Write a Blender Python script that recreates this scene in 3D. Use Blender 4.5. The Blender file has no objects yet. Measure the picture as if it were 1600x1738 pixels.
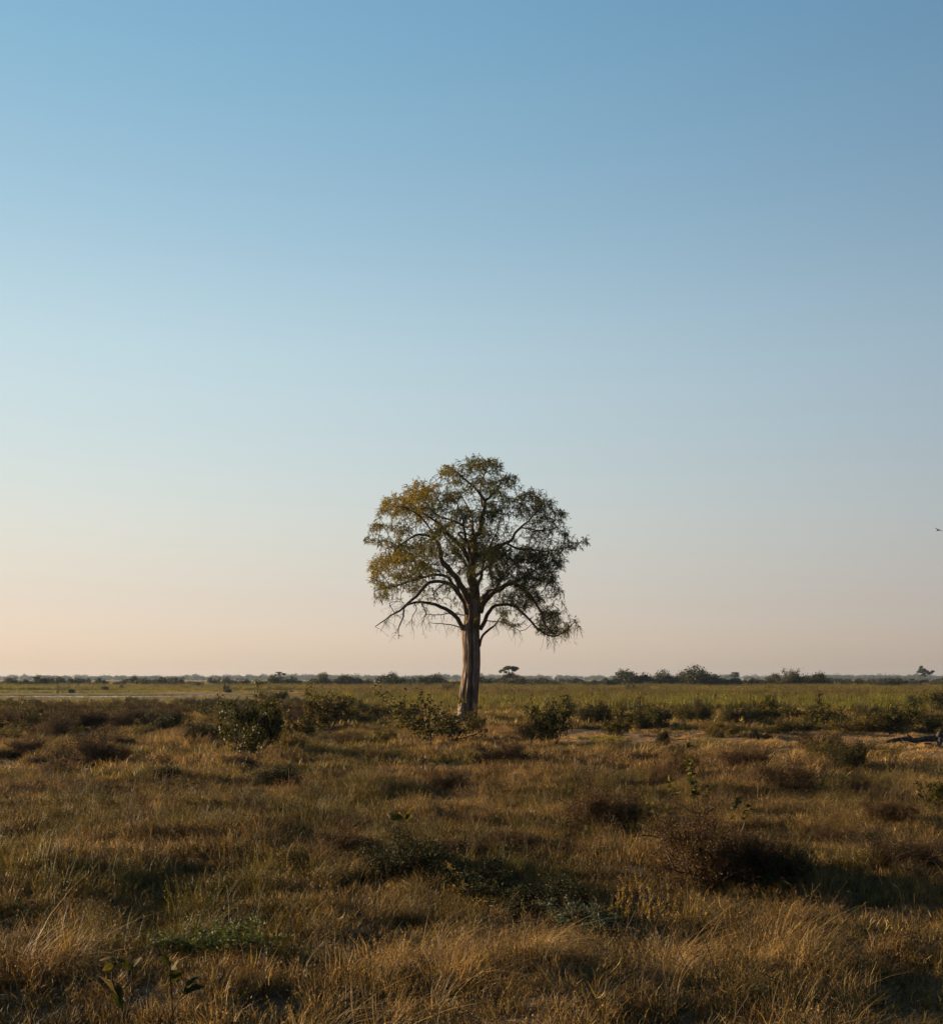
import bpy, math, random, time
T0 = time.time()
import numpy as np

R = math.radians
rng = np.random.default_rng(7)
random.seed(7)
sc = bpy.context.scene

# ------------------------------------------------------------------ camera, sky, sun, exposure
F = 2198.0            # focal length in pixels of the 1600-wide photograph
HZ = 1152.0           # horizon row
CH = 2.4              # camera height (m)
cam = bpy.data.cameras.new('camera')
cam_ob = bpy.data.objects.new('camera', cam)
sc.collection.objects.link(cam_ob)
sc.camera = cam_ob
cam_ob.location = (0, 0, CH)
cam_ob.rotation_euler = (math.pi / 2, 0, 0)
cam.sensor_fit = 'HORIZONTAL'
cam.sensor_width = 36
cam.lens = F / 1600 * 36
cam.shift_y = (HZ - 869) / 1600
cam.clip_start = 0.1
cam.clip_end = 20000

SUN_AZ = -66.0        # degrees from the view axis, negative = left
SUN_EL = 10.0
world = bpy.data.worlds.new('World')
sc.world = world
world.use_nodes = True
nt = world.node_tree
sky = nt.nodes.new('ShaderNodeTexSky')
sky.sky_type = 'NISHITA'
sky.sun_disc = False
sky.sun_elevation = R(SUN_EL)
sky.sun_rotation = R(SUN_AZ)
sky.altitude = 900
sky.air_density = 1.0
sky.dust_density = 0.3
sky.ozone_density = 1.5
tc = nt.nodes.new('ShaderNodeTexCoord')
sep = nt.nodes.new('ShaderNodeSeparateXYZ')
nt.links.new(tc.outputs['Generated'], sep.inputs[0])


def wmath(op, a, b=None):
    x = nt.nodes.new('ShaderNodeMath'); x.operation = op
    for i, v in enumerate((a, b)):
        if v is None: continue
        if isinstance(v, (int, float)): x.inputs[i].default_value = v
        else: nt.links.new(v, x.inputs[i])
    return x.outputs[0]


# white balance of the sky by elevation (dusty air near the horizon) ...
ramp = nt.nodes.new('ShaderNodeValToRGB')
ramp.color_ramp.interpolation = 'LINEAR'
GZ = np.array([0.0, 0.012, 0.067, 0.123, 0.248, 0.449, 1.0])
GV = np.array([(0.80, 0.77, 1.27), (0.89, 0.81, 1.23), (1.39, 1.00, 1.05), (1.92, 1.41, 1.27), (2.46, 2.05, 1.74), (1.78, 2.12, 2.02), (1.40, 2.03, 2.07)]) / 2
zz = np.concatenate([[0, .012], np.linspace(.03, .45, 15), [.6, 1.0]])
vv_ = np.stack([np.interp(zz, GZ, GV[:, c]) for c in range(3)], -1)
vs_ = vv_.copy()
for i in range(2, len(zz) - 2):
    vs_[i] = .25 * vv_[i - 1] + .5 * vv_[i] + .25 * vv_[i + 1]
el = ramp.color_ramp.elements
el[0].position = zz[0]; el[1].position = zz[-1]
for z_ in zz[1:-1]: el.new(z_)
for e, v in zip(el, vs_): e.color = tuple(v / 2) + (1,)
nt.links.new(sep.outputs['Z'], ramp.inputs[0])
# ... and a broad, soft glow on the sun's side of the whole sky
saz = (math.sin(R(SUN_AZ)), math.cos(R(SUN_AZ)))
cz = wmath('ADD', wmath('MULTIPLY', sep.outputs['X'], saz[0]), wmath('MULTIPLY', sep.outputs['Y'], saz[1]))
cp = wmath('MAXIMUM', cz, 0.0)
c2 = wmath('MULTIPLY', cp, cp)
cmb = nt.nodes.new('ShaderNodeCombineXYZ')
for i, (k_, q_) in enumerate(((.92, 1.10), (.90, 1.15), (.71, 1.08))):
    nt.links.new(wmath('EXPONENT', wmath('SUBTRACT', wmath('MULTIPLY', cz, k_), wmath('MULTIPLY', c2, q_))), cmb.inputs[i])


def vmul(a, b):
    x = nt.nodes.new('ShaderNodeVectorMath'); x.operation = 'MULTIPLY'
    nt.links.new(a, x.inputs[0]); nt.links.new(b, x.inputs[1])
    return x.outputs[0]


scl = nt.nodes.new('ShaderNodeVectorMath'); scl.operation = 'SCALE'; scl.inputs['Scale'].default_value = 2.0
nt.links.new(vmul(vmul(sky.outputs[0], ramp.outputs[0]), cmb.outputs[0]), scl.inputs[0])
bg = nt.nodes['Background']
nt.links.new(scl.outputs[0], bg.inputs[0])
bg.inputs[1].default_value = 0.06

sun = bpy.data.lights.new('sun', 'SUN')
sun.energy = 5.0
sun.angle = R(0.6)
sun.color = (1.0, 0.73, 0.43)
sun_ob = bpy.data.objects.new('sun', sun)
sc.collection.objects.link(sun_ob)
SV = np.array([math.sin(R(SUN_AZ)) * math.cos(R(SUN_EL)), math.cos(R(SUN_AZ)) * math.cos(R(SUN_EL)), math.sin(R(SUN_EL))])
from mathutils import Vector, Matrix
sun_ob.rotation_euler = Vector(SV).to_track_quat('Z', 'Y').to_euler()
sun_ob.location = Vector(SV) * 50

sc.view_settings.view_transform = 'Standard'
sc.view_settings.look = 'None'
sc.view_settings.exposure = 1.74
sc.view_settings.gamma = 1.0
sc.view_settings.use_curve_mapping = False
cy = sc.cycles
cy.max_bounces = 6
cy.diffuse_bounces = 3
cy.glossy_bounces = 2
cy.transmission_bounces = 4
cy.volume_bounces = 0
cy.transparent_max_bounces = 6
cy.caustics_reflective = False
cy.caustics_refractive = False
cy.use_denoising = True

# ------------------------------------------------------------------ helpers
col = sc.collection


def tag(o, label=None, cat=None, group=None, kind=None):
    if label: o['label'] = label
    if cat: o['category'] = cat
    if group: o['group'] = group
    if kind: o['kind'] = kind
    return o


def empty(name, loc=(0, 0, 0), rz=0.0, s=1.0):
    o = bpy.data.objects.new(name, None)
    col.objects.link(o)
    o.location = loc
    o.rotation_euler = (0, 0, rz)
    o.scale = (s, s, s) if not hasattr(s, '__len__') else s
    o.empty_display_size = 0.2
    return o


def obj(name, me, parent=None, link=True):
    o = bpy.data.objects.new(name, me)
    if link:
        col.objects.link(o)
    if parent is not None:
        o.parent = parent
    return o


def copy_tree(o, parent=None):
    c = o.copy()
    col.objects.link(c)
    c.parent = parent
    for ch in o.children:
        copy_tree(ch, c)
    return c


def mesh(name, V, tris=None, quads=None, attrs=None, mat=None, smooth=False):
    V = np.asarray(V, np.float32).reshape(-1, 3)
    me = bpy.data.meshes.new(name)
    parts = []
    if tris is not None and len(tris):
        parts.append(np.asarray(tris, np.int32).reshape(-1, 3))
    if quads is not None and len(quads):
        parts.append(np.asarray(quads, np.int32).reshape(-1, 4))
    nl = sum(p.size for p in parts)
    nf = sum(len(p) for p in parts)
    me.vertices.add(len(V))
    me.vertices.foreach_set('co', V.ravel())
    me.loops.add(nl)
    me.polygons.add(nf)
    me.loops.foreach_set('vertex_index', np.concatenate([p.ravel() for p in parts]))
    st = []
    k = 0
    for p in parts:
        st.append(k + np.arange(len(p)) * p.shape[1])
        k += p.size
    me.polygons.foreach_set('loop_start', np.concatenate(st).astype(np.int32))
    if smooth:
        me.polygons.foreach_set('use_smooth', np.ones(nf, bool))
    for n, a in (attrs or {}).items():
        a = np.asarray(a, np.float32)
        at = me.attributes.new(n, 'FLOAT', 'POINT')
        at.data.foreach_set('value', a.ravel())
    me.update(calc_edges=True)
    if mat is not None:
        me.materials.append(mat)
    return me


class MB:
    """collects vertices, faces and a per-vertex random value"""
    def __init__(s):
        s.V = []; s.T = []; s.Q = []; s.A = []; s.n = 0

    def add(s, V, T=None, Q=None, a=0.5):
        V = np.asarray(V, float).reshape(-1, 3)
        s.V.append(V)
        if T is not None and len(T): s.T.append(np.asarray(T, int).reshape(-1, 3) + s.n)
        if Q is not None and len(Q): s.Q.append(np.asarray(Q, int).reshape(-1, 4) + s.n)
        s.A.append(np.broadcast_to(np.asarray(a, float), (len(V),)).copy())
        s.n += len(V)

    def build(s, name, mat, smooth=False):
        return mesh(name, np.concatenate(s.V), np.concatenate(s.T) if s.T else None, np.concatenate(s.Q) if s.Q else None,
                    {'rnd': np.concatenate(s.A)}, mat, smooth)


def unit(v):
    v = np.asarray(v, float)
    return v / np.maximum(np.linalg.norm(v, axis=-1, keepdims=True), 1e-9)


def tube(mb, P, r, sides=6, a=0.5, cap=True):
    P = np.asarray(P, float)
    n = len(P)
    r = np.broadcast_to(np.asarray(r, float), (n,))
    T = np.gradient(P, axis=0)
    T = unit(T)
    ref = np.array([0, 0, 1.0]) if abs(T[0][2]) < 0.9 else np.array([1.0, 0, 0])
    N = np.zeros_like(P)
    u = unit(np.cross(T[0], ref))
    for i in range(n):
        u = u - T[i] * np.dot(u, T[i])
        u = unit(u)
        N[i] = u
    B = np.cross(T, N)
    ang = np.arange(sides) * 2 * math.pi / sides
    ring = (N[:, None, :] * np.cos(ang)[None, :, None] + B[:, None, :] * np.sin(ang)[None, :, None]) * r[:, None, None] + P[:, None, :]
    V = ring.reshape(-1, 3)
    i = np.arange(n - 1)[:, None] * sides
    j = np.arange(sides)[None, :]
    j2 = (j + 1) % sides
    Q = np.stack([i + j, i + j2, i + sides + j2, i + sides + j], -1).reshape(-1, 4)
    Tt = None
    if cap:
        V = np.vstack([V, P[-1] + T[-1] * r[-1] * 0.6])
        k = (n - 1) * sides
        Tt = np.stack([k + np.arange(sides), k + (np.arange(sides) + 1) % sides, np.full(sides, len(V) - 1)], -1)
    mb.add(V, Tt, Q, a)


def tubes(mb, P, r, sides=3, a=0.5):
    """many thin tubes of the same number of points at once: P is (n, k, 3)"""
    P = np.asarray(P, float); n, k, _ = P.shape
    T = unit(P[:, -1] - P[:, 0])
    N = unit(np.cross(T, np.where(np.abs(T[:, 2:3]) < .9, np.array([[0, 0, 1.]]), np.array([[1., 0, 0]]))))
    B = np.cross(T, N)
    ang = np.arange(sides) * 2 * math.pi / sides
    off = N[:, None, :] * np.cos(ang)[None, :, None] + B[:, None, :] * np.sin(ang)[None, :, None]
    r = np.broadcast_to(np.asarray(r, float), (n, k))
    V = P[:, :, None, :] + off[:, None, :, :] * r[:, :, None, None]
    b0 = np.arange(n)[:, None, None] * (k * sides) + np.arange(k - 1)[None, :, None] * sides
    j = np.arange(sides)[None, None, :]; j2 = (j + 1) % sides
    Q = np.stack([b0 + j, b0 + j2, b0 + sides + j2, b0 + sides + j], -1).reshape(-1, 4)
    mb.add(V.reshape(-1, 3), None, Q, a)


def leaves(mb, P, D, U, L, W, a, fold=0.25):
    """small folded leaves: base P, direction D, face normal about U"""
    P = np.asarray(P, float); n = len(P)
    if n == 0: return
    D = unit(D); U = np.asarray(U, float)
    S = unit(np.cross(D, U)); Nn = np.cross(S, D)
    L = np.broadcast_to(np.asarray(L, float), (n,))[:, None]
    W = np.broadcast_to(np.asarray(W, float), (n,))[:, None]
    mid = P + D * L * 0.5
    V = np.stack([P, mid + S * W * 0.5 + Nn * W * fold, P + D * L - Nn * L * 0.08, mid - S * W * 0.5 + Nn * W * fold], 1).reshape(-1, 3)
    k = np.arange(n)[:, None] * 4
    T = np.concatenate([k + np.array([[0, 1, 2]]), k + np.array([[0, 2, 3]])], 1).reshape(-1, 3)
    mb.add(V, T, None, np.repeat(np.broadcast_to(np.asarray(a, float), (n,)), 4))


def rdir(n, g=rng):
    return unit(g.normal(size=(n, 3)))


# value noise on a lattice
_tab = np.random.default_rng(3).random((64, 64))


def vnoise(x, y):
    x = np.asarray(x, float); y = np.asarray(y, float)
    xi = np.floor(x).astype(int); yi = np.floor(y).astype(int)
    fx = x - xi; fy = y - yi
    fx = fx * fx * (3 - 2 * fx); fy = fy * fy * (3 - 2 * fy)
    a = _tab[xi % 64, yi % 64]; b = _tab[(xi + 1) % 64, yi % 64]
    c = _tab[xi % 64, (yi + 1) % 64]; d = _tab[(xi + 1) % 64, (yi + 1) % 64]
    return (a * (1 - fx) + b * fx) * (1 - fy) + (c * (1 - fx) + d * fx) * fy


def fbm(x, y, o=3):
    s = 0; k = 1; t = 0
    for i in range(o):
        s = s + k * vnoise(x * 2 ** i + 17.3 * i, y * 2 ** i + 5.1 * i); t += k; k *= 0.5
    return s / t


def sstep(a, b, x):
    t = np.clip((x - a) / (b - a), 0, 1)
    return t * t * (3 - 2 * t)


def gp(px, py):
    """a point of the flat plain under a pixel of the photograph"""
    d = F * CH / (py - HZ)
    return np.array([(px - 800) / F * d, d])


# mounds: x, y, radius, height
MOUNDS = []
for px, py, r, h in [(1195, 1465, 1.3, .30), (860, 1690, 1.3, .26), (1150, 1700, 1.0, .16), (330, 1700, .9, .14), (120, 1500, 1.6, .22), (1020, 1400, 1.5, .22),
                     (690, 1490, 1.0, .18), (1330, 1335, 1.4, .20), (860, 1298, 1.5, .22), (420, 1395, 1.6, .24), (1450, 1308, 1.4, .2), (560, 1470, 1.2, .16),
                     (1440, 1500, 1.6, .2), (300, 1440, 1.5, .2), (1300, 1650, 1.0, .15), (60, 1650, 1.0, .16), (740, 1395, 1.3, .2), (1500, 1420, 1.4, .2),
                     (930, 1340, 1.6, .2), (1180, 1360, 1.6, .16), (640, 1350, 1.6, .2), (300, 1330, 1.8, .22), (100, 1390, 1.8, .22)]:
    p = gp(px, py)
    MOUNDS.append((p[0], p[1], r, h))
POND = [(-50.0, 176.0, 14.0, 9.0), (-39.0, 196.0, 9.0, 7.5), (-62, 180, 8, 6), (-30.0, 201.0, 6.5, 4.0)]


def terrain(x, y):
    x = np.asarray(x, float); y = np.asarray(y, float)
    d = np.hypot(x, y)
    near = 1 - sstep(45, 85, d)
    h = near * (0.26 * (fbm(x / 5.5 + 9, y / 5.5, 2) - .5) + 0.22 * (fbm(x / 1.7, y / 1.7 + 4, 2) - .5) + 0.20 * (fbm(x / .62 + 3, y / .62, 2) - .5))
    h = h + (1 - near) * 0.10 * (fbm(x / 30, y / 30, 2) - .5)
    for mx, my, r, hh in MOUNDS:
        q = ((x - mx) ** 2 + (y - my) ** 2) / (r * r)
        h = h + hh * np.exp(-q * 1.4)
    for cx, cy_, a, b in POND:
        q = ((x - cx) / a) ** 2 + ((y - cy_) / b) ** 2 + 0.5 * (fbm(x / 3.5 + 2, y / 3.5, 2) - .5)
        h = h - 0.45 * (1 - sstep(0.7, 1.25, q))
    return h


def ground_at(px, py):
    """where the view ray through a pixel meets the terrain"""
    d = F * CH / (py - HZ)
    for _ in range(5):
        x = (px - 800) / F * d
        z = float(terrain(x, d))
        d = F * (CH - z) / (py - HZ)
    x = (px - 800) / F * d
    return np.array([x, d, float(terrain(x, d))])


# ------------------------------------------------------------------ materials
def new_mat(name):
    m = bpy.data.materials.new(name)
    m.use_nodes = True
    n = m.node_tree
    n.nodes.clear()
    out = n.nodes.new('ShaderNodeOutputMaterial')
    return m, n, out


def ramp_node(n, stops):
    r = n.nodes.new('ShaderNodeValToRGB')
    e = r.color_ramp.elements
    e[0].position = stops[0][0]
    e[1].position = stops[-1][0]
    for s in stops[1:-1]:
        e.new(s[0])
    for k, s in zip(e, stops):
        k.color = tuple(s[1]) + (1,)
    return r


def leaf_mat(name, stops, trans=0.35, rough=0.5, spec=0.3, tcol=(1.25, 1.2, 0.6), vary=0.0):
    m, n, out = new_mat(name)
    at = n.nodes.new('ShaderNodeAttribute')
    at.attribute_name = 'rnd'
    rp = ramp_node(n, stops)
    if vary:
        oi = n.nodes.new('ShaderNodeObjectInfo')
        ma = n.nodes.new('ShaderNodeMath'); ma.operation = 'MULTIPLY_ADD'
        n.links.new(oi.outputs['Random'], ma.inputs[0]); ma.inputs[1].default_value = vary; ma.inputs[2].default_value = -vary / 2
        ad = n.nodes.new('ShaderNodeMath'); ad.operation = 'ADD'
        n.links.new(at.outputs['Fac'], ad.inputs[0]); n.links.new(ma.outputs[0], ad.inputs[1])
        n.links.new(ad.outputs[0], rp.inputs[0])
    else:
        n.links.new(at.outputs['Fac'], rp.inputs[0])
    b = n.nodes.new('ShaderNodeBsdfPrincipled')
    b.inputs['Roughness'].default_value = rough
    b.inputs['Specular IOR Level'].default_value = spec
    n.links.new(rp.outputs[0], b.inputs['Base Color'])
    t = n.nodes.new('ShaderNodeBsdfTranslucent')
    mx = n.nodes.new('ShaderNodeVectorMath'); mx.operation = 'MULTIPLY'
    n.links.new(rp.outputs[0], mx.inputs[0]); mx.inputs[1].default_value = tcol
    n.links.new(mx.outputs[0], t.inputs['Color'])
    ms = n.nodes.new('ShaderNodeMixShader')
    ms.inputs[0].default_value = trans
    n.links.new(b.outputs[0], ms.inputs[1]); n.links.new(t.outputs[0], ms.inputs[2])
    n.links.new(ms.outputs[0], out.inputs[0])
    return m


def bark_mat(name, c1, c2, c3, scale=(9, 9, 0.9), bump=0.6):
    m, n, out = new_mat(name)
    tc = n.nodes.new('ShaderNodeTexCoord')
    mp = n.nodes.new('ShaderNodeMapping')
    mp.inputs['Scale'].default_value = scale
    n.links.new(tc.outputs['Object'], mp.inputs[0])
    no = n.nodes.new('ShaderNodeTexNoise')
    no.inputs['Scale'].default_value = 1.0; no.inputs['Detail'].default_value = 6; no.inputs['Roughness'].default_value = 0.65
    n.links.new(mp.outputs[0], no.inputs[0])
    n2 = n.nodes.new('ShaderNodeTexNoise')
    n2.inputs['Scale'].default_value = 0.8; n2.inputs['Detail'].default_value = 3
    n.links.new(tc.outputs['Object'], n2.inputs[0])
    rp = ramp_node(n, [(0.3, c1), (0.55, c2), (0.8, c3)])
    mxx = n.nodes.new('ShaderNodeMath'); mxx.operation = 'MULTIPLY_ADD'
    n.links.new(n2.outputs[0], mxx.inputs[0]); mxx.inputs[1].default_value = 0.6; 
    sb = n.nodes.new('ShaderNodeMath'); sb.operation = 'SUBTRACT'; n.links.new(no.outputs[0], sb.inputs[0]); sb.inputs[1].default_value = 0.3
    n.links.new(sb.outputs[0], mxx.inputs[2])
    n.links.new(mxx.outputs[0], rp.inputs[0])
    b = n.nodes.new('ShaderNodeBsdfPrincipled')
    b.inputs['Roughness'].default_value = 0.9
    b.inputs['Specular IOR Level'].default_value = 0.15
    n.links.new(rp.outputs[0], b.inputs['Base Color'])
    bp = n.nodes.new('ShaderNodeBump')
    bp.inputs['Strength'].default_value = bump; bp.inputs['Distance'].default_value = 0.05
    n.links.new(no.outputs[0], bp.inputs['Height'])
    n.links.new(bp.outputs[0], b.inputs['Normal'])
    n.links.new(b.outputs[0], out.inputs[0])
    return m


def grass_mat(name, dry, green, rust, trans=0.35):
    """colour from the tuft's own tint (green, value, rust) and the blade's random value"""
    m, n, out = new_mat(name)
    ti = n.nodes.new('ShaderNodeAttribute'); ti.attribute_type = 'INSTANCER'; ti.attribute_name = 'tint'
    bl = n.nodes.new('ShaderNodeAttribute'); bl.attribute_name = 'rnd'
    sp = n.nodes.new('ShaderNodeSeparateXYZ')
    n.links.new(ti.outputs['Vector'], sp.inputs[0])

    def mix(fac, a, b):
        x = n.nodes.new('ShaderNodeMix'); x.data_type = 'RGBA'
        n.links.new(fac, x.inputs['Factor'])
        if isinstance(a, tuple): x.inputs['A'].default_value = a + (1,)
        else: n.links.new(a, x.inputs['A'])
        if isinstance(b, tuple): x.inputs['B'].default_value = b + (1,)
        else: n.links.new(b, x.inputs['B'])
        return x.outputs['Result']

    def math_(op, a, b):
        x = n.nodes.new('ShaderNodeMath'); x.operation = op; x.use_clamp = op != 'MULTIPLY_ADD'
        for i, v in enumerate((a, b)):
            if isinstance(v, (int, float)): x.inputs[i].default_value = v
            else: n.links.new(v, x.inputs[i])
        return x.outputs[0]
    r0 = math_('SUBTRACT', bl.outputs['Fac'], 0.5)
    r_ = n.nodes.new('ShaderNodeMath'); r_.operation = 'SUBTRACT'
    n.links.new(bl.outputs['Fac'], r_.inputs[0]); r_.inputs[1].default_value = 0.5
    rr = n.nodes.new('ShaderNodeMath'); rr.operation = 'MULTIPLY'
    n.links.new(r_.outputs[0], rr.inputs[0]); rr.inputs[1].default_value = 0.7
    gfac = n.nodes.new('ShaderNodeMath'); gfac.operation = 'ADD'; gfac.use_clamp = True
    n.links.new(sp.outputs[0], gfac.inputs[0]); n.links.new(rr.outputs[0], gfac.inputs[1])
    rfac = n.nodes.new('ShaderNodeMath'); rfac.operation = 'SUBTRACT'; rfac.use_clamp = True
    n.links.new(sp.outputs[2], rfac.inputs[0]); n.links.new(rr.outputs[0], rfac.inputs[1])
    c = mix(rfac.outputs[0], dry, rust)
    c = mix(gfac.outputs[0], c, green)
    vv = n.nodes.new('ShaderNodeVectorMath'); vv.operation = 'SCALE'
    pw = n.nodes.new('ShaderNodeMath'); pw.operation = 'POWER'; pw.inputs[1].default_value = 2.0
    n.links.new(bl.outputs['Fac'], pw.inputs[0])
    pm = n.nodes.new('ShaderNodeMath'); pm.operation = 'MULTIPLY_ADD'; pm.inputs[1].default_value = 2.0; pm.inputs[2].default_value = 0.32
    n.links.new(pw.outputs[0], pm.inputs[0])
    pv_ = n.nodes.new('ShaderNodeMath'); pv_.operation = 'MULTIPLY'
    n.links.new(pm.outputs[0], pv_.inputs[0]); n.links.new(sp.outputs[1], pv_.inputs[1])
    n.links.new(c, vv.inputs[0]); n.links.new(pv_.outputs[0], vv.inputs['Scale'])
    b = n.nodes.new('ShaderNodeBsdfPrincipled')
    b.inputs['Roughness'].default_value = 0.6
    b.inputs['Specular IOR Level'].default_value = 0.2
    n.links.new(vv.outputs[0], b.inputs['Base Color'])
    t = n.nodes.new('ShaderNodeBsdfTranslucent')
    mx = n.nodes.new('ShaderNodeVectorMath'); mx.operation = 'MULTIPLY'
    n.links.new(vv.outputs[0], mx.inputs[0]); mx.inputs[1].default_value = (1.1, 1.0, 0.75)
    n.links.new(mx.outputs[0], t.inputs['Color'])
    ms = n.nodes.new('ShaderNodeMixShader'); ms.inputs[0].default_value = trans
    n.links.new(b.outputs[0], ms.inputs[1]); n.links.new(t.outputs[0], ms.inputs[2])
    n.links.new(ms.outputs[0], out.inputs[0])
    return m


M_STUB = bark_mat('pale_dead_bark', (.10, .08, .065), (.20, .165, .14), (.30, .26, .22), scale=(13, 13, 1.1), bump=.8)
M_BARK = bark_mat('bark', (.030, .019, .013), (.160, .112, .082), (.37, .30, .245), scale=(13, 13, 1.1), bump=1.0)
M_LIMB = bark_mat('limb_bark', (.030, .020, .014), (.075, .052, .037), (.17, .125, .095), scale=(14, 14, 4), bump=0.5)
M_TWIG = bark_mat('twig_bark', (.026, .019, .014), (.050, .037, .028), (.10, .075, .056), scale=(20, 20, 20), bump=0.1)
M_DEAD = bark_mat('dead_wood', (.03, .024, .02), (.075, .06, .05), (.16, .13, .105), scale=(6, 6, 6), bump=0.7)
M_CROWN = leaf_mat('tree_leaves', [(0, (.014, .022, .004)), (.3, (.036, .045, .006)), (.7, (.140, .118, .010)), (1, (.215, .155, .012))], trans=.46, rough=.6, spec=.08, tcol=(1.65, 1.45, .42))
M_SHRUB = leaf_mat('shrub_leaves', [(0, (.016, .020, .005)), (.45, (.036, .038, .008)), (.8, (.075, .058, .012)), (1, (.15, .075, .022))], trans=.30, rough=.5, spec=.06, vary=.45)
M_OLIVE = leaf_mat('olive_leaves', [(0, (.040, .038, .008)), (.5, (.080, .064, .012)), (.9, (.14, .092, .016)), (1, (.18, .095, .024))], trans=.34, rough=.5, spec=.15, vary=.35)
M_RUST = leaf_mat('dry_brown_leaves', [(0, (.020, .013, .007)), (.5, (.050, .029, .012)), (.9, (.10, .052, .018)), (1, (.16, .09, .035))], trans=.25, rough=.6, spec=.1, vary=.3)
M_DARK = leaf_mat('dark_leaves', [(0, (.010, .012, .004)), (.5, (.022, .024, .007)), (.9, (.05, .042, .012)), (1, (.09, .055, .016))], trans=.22, rough=.5, spec=.07, vary=.3)
M_GOLD = leaf_mat('golden_herb', [(0, (.10, .07, .015)), (.5, (.20, .13, .025)), (1, (.32, .20, .06))], trans=.35, rough=.6)
M_GREENHERB = leaf_mat('green_herb', [(0, (.026, .044, .009)), (.5, (.048, .070, .013)), (1, (.090, .105, .022))], trans=.3, rough=.55)
M_BLUEHERB = leaf_mat('bluish_herb', [(0, (.022, .038, .022)), (.5, (.040, .062, .036)), (1, (.075, .095, .055))], trans=.2, rough=.6)
M_FAR = leaf_mat('far_bush_leaves', [(0, (.012, .017, .006)), (.5, (.024, .029, .010)), (.9, (.042, .041, .014)), (1, (.060, .045, .02))], trans=.25, rough=.6, vary=.4)
M_FARBROWN = leaf_mat('far_brown_bush_leaves', [(0, (.020, .017, .009)), (.5, (.038, .031, .015)), (1, (.07, .048, .024))], trans=.25, rough=.6, vary=.4)
M_LINE = leaf_mat('treeline_leaves', [(0, (.02, .030, .014)), (1, (.045, .055, .025))], trans=.2, rough=.7)
M_BIGLEAF = leaf_mat('broad_leaf', [(0, (.018, .023, .007)), (.5, (.042, .045, .011)), (.75, (.085, .066, .018)), (.9, (.13, .070, .025)), (1, (.15, .10, .06))], trans=.3, rough=.7, spec=.06, vary=.6)
M_GRASS = grass_mat('savanna_grass', (.345, .222, .084), (.105, .092, .012), (.120, .066, .028), trans=.30)
M_REED = grass_mat('marsh_reed', (.27, .185, .042), (.125, .124, .011), (.115, .064, .020), trans=.36)

# ground
m, n, out = new_mat('dry_soil')
tcn = n.nodes.new('ShaderNodeTexCoord')
no = n.nodes.new('ShaderNodeTexNoise'); no.inputs['Scale'].default_value = 0.35; no.inputs['Detail'].default_value = 8; no.inputs['Roughness'].default_value = .6
n.links.new(tcn.outputs['Object'], no.inputs[0])
n2 = n.nodes.new('ShaderNodeTexNoise'); n2.inputs['Scale'].default_value = 9; n2.inputs['Detail'].default_value = 6
n.links.new(tcn.outputs['Object'], n2.inputs[0])
rp = ramp_node(n, [(.3, (.050, .032, .016)), (.5, (.100, .066, .036)), (.7, (.19, .125, .078))])
mx = n.nodes.new('ShaderNodeMath'); mx.operation = 'MULTIPLY_ADD'; mx.inputs[1].default_value = .5
n.links.new(n2.outputs[0], mx.inputs[0])
sb = n.nodes.new('ShaderNodeMath'); sb.operation = 'SUBTRACT'; sb.inputs[1].default_value = .25
n.links.new(no.outputs[0], sb.inputs[0]); n.links.new(sb.outputs[0], mx.inputs[2])
n.links.new(mx.outputs[0], rp.inputs[0])
b = n.nodes.new('ShaderNodeBsdfPrincipled'); b.inputs['Roughness'].default_value = .95; b.inputs['Specular IOR Level'].default_value = .1
n.links.new(rp.outputs[0], b.inputs['Base Color'])
bp = n.nodes.new('ShaderNodeBump'); bp.inputs['Strength'].default_value = .7; bp.inputs['Distance'].default_value = .04
n.links.new(n2.outputs[0], bp.inputs['Height']); n.links.new(bp.outputs[0], b.inputs['Normal'])
n.links.new(b.outputs[0], out.inputs[0])
M_SOIL = m

m, n, out = new_mat('pond_water')
b = n.nodes.new('ShaderNodeBsdfPrincipled')
b.inputs['Base Color'].default_value = (.02, .025, .02, 1); b.inputs['Roughness'].default_value = .12; b.inputs['IOR'].default_value = 1.33
no = n.nodes.new('ShaderNodeTexNoise'); no.inputs['Scale'].default_value = 1.5
bp = n.nodes.new('ShaderNodeBump'); bp.inputs['Strength'].default_value = .05; bp.inputs['Distance'].default_value = .02
n.links.new(no.outputs[0], bp.inputs['Height']); n.links.new(bp.outputs[0], b.inputs['Normal'])
n.links.new(b.outputs[0], out.inputs[0])
M_WATER = m

m, n, out = new_mat('bird_plumage')
b = n.nodes.new('ShaderNodeBsdfPrincipled'); b.inputs['Roughness'].default_value = .7
no = n.nodes.new('ShaderNodeTexNoise'); no.inputs['Scale'].default_value = 30
rp = ramp_node(n, [(.3, (.012, .011, .010)), (.7, (.035, .03, .026))])
n.links.new(no.outputs[0], rp.inputs[0]); n.links.new(rp.outputs[0], b.inputs['Base Color'])
n.links.new(b.outputs[0], out.inputs[0])
M_BIRD = m

# ------------------------------------------------------------------ ground and pond
def axis(lo, hi, segs):
    """segs: list of (upto, step) from lo"""
    v = [lo]
    for upto, step in segs:
        while v[-1] < upto - 1e-6:
            v.append(min(v[-1] + step, upto))
    return np.array(v)


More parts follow.
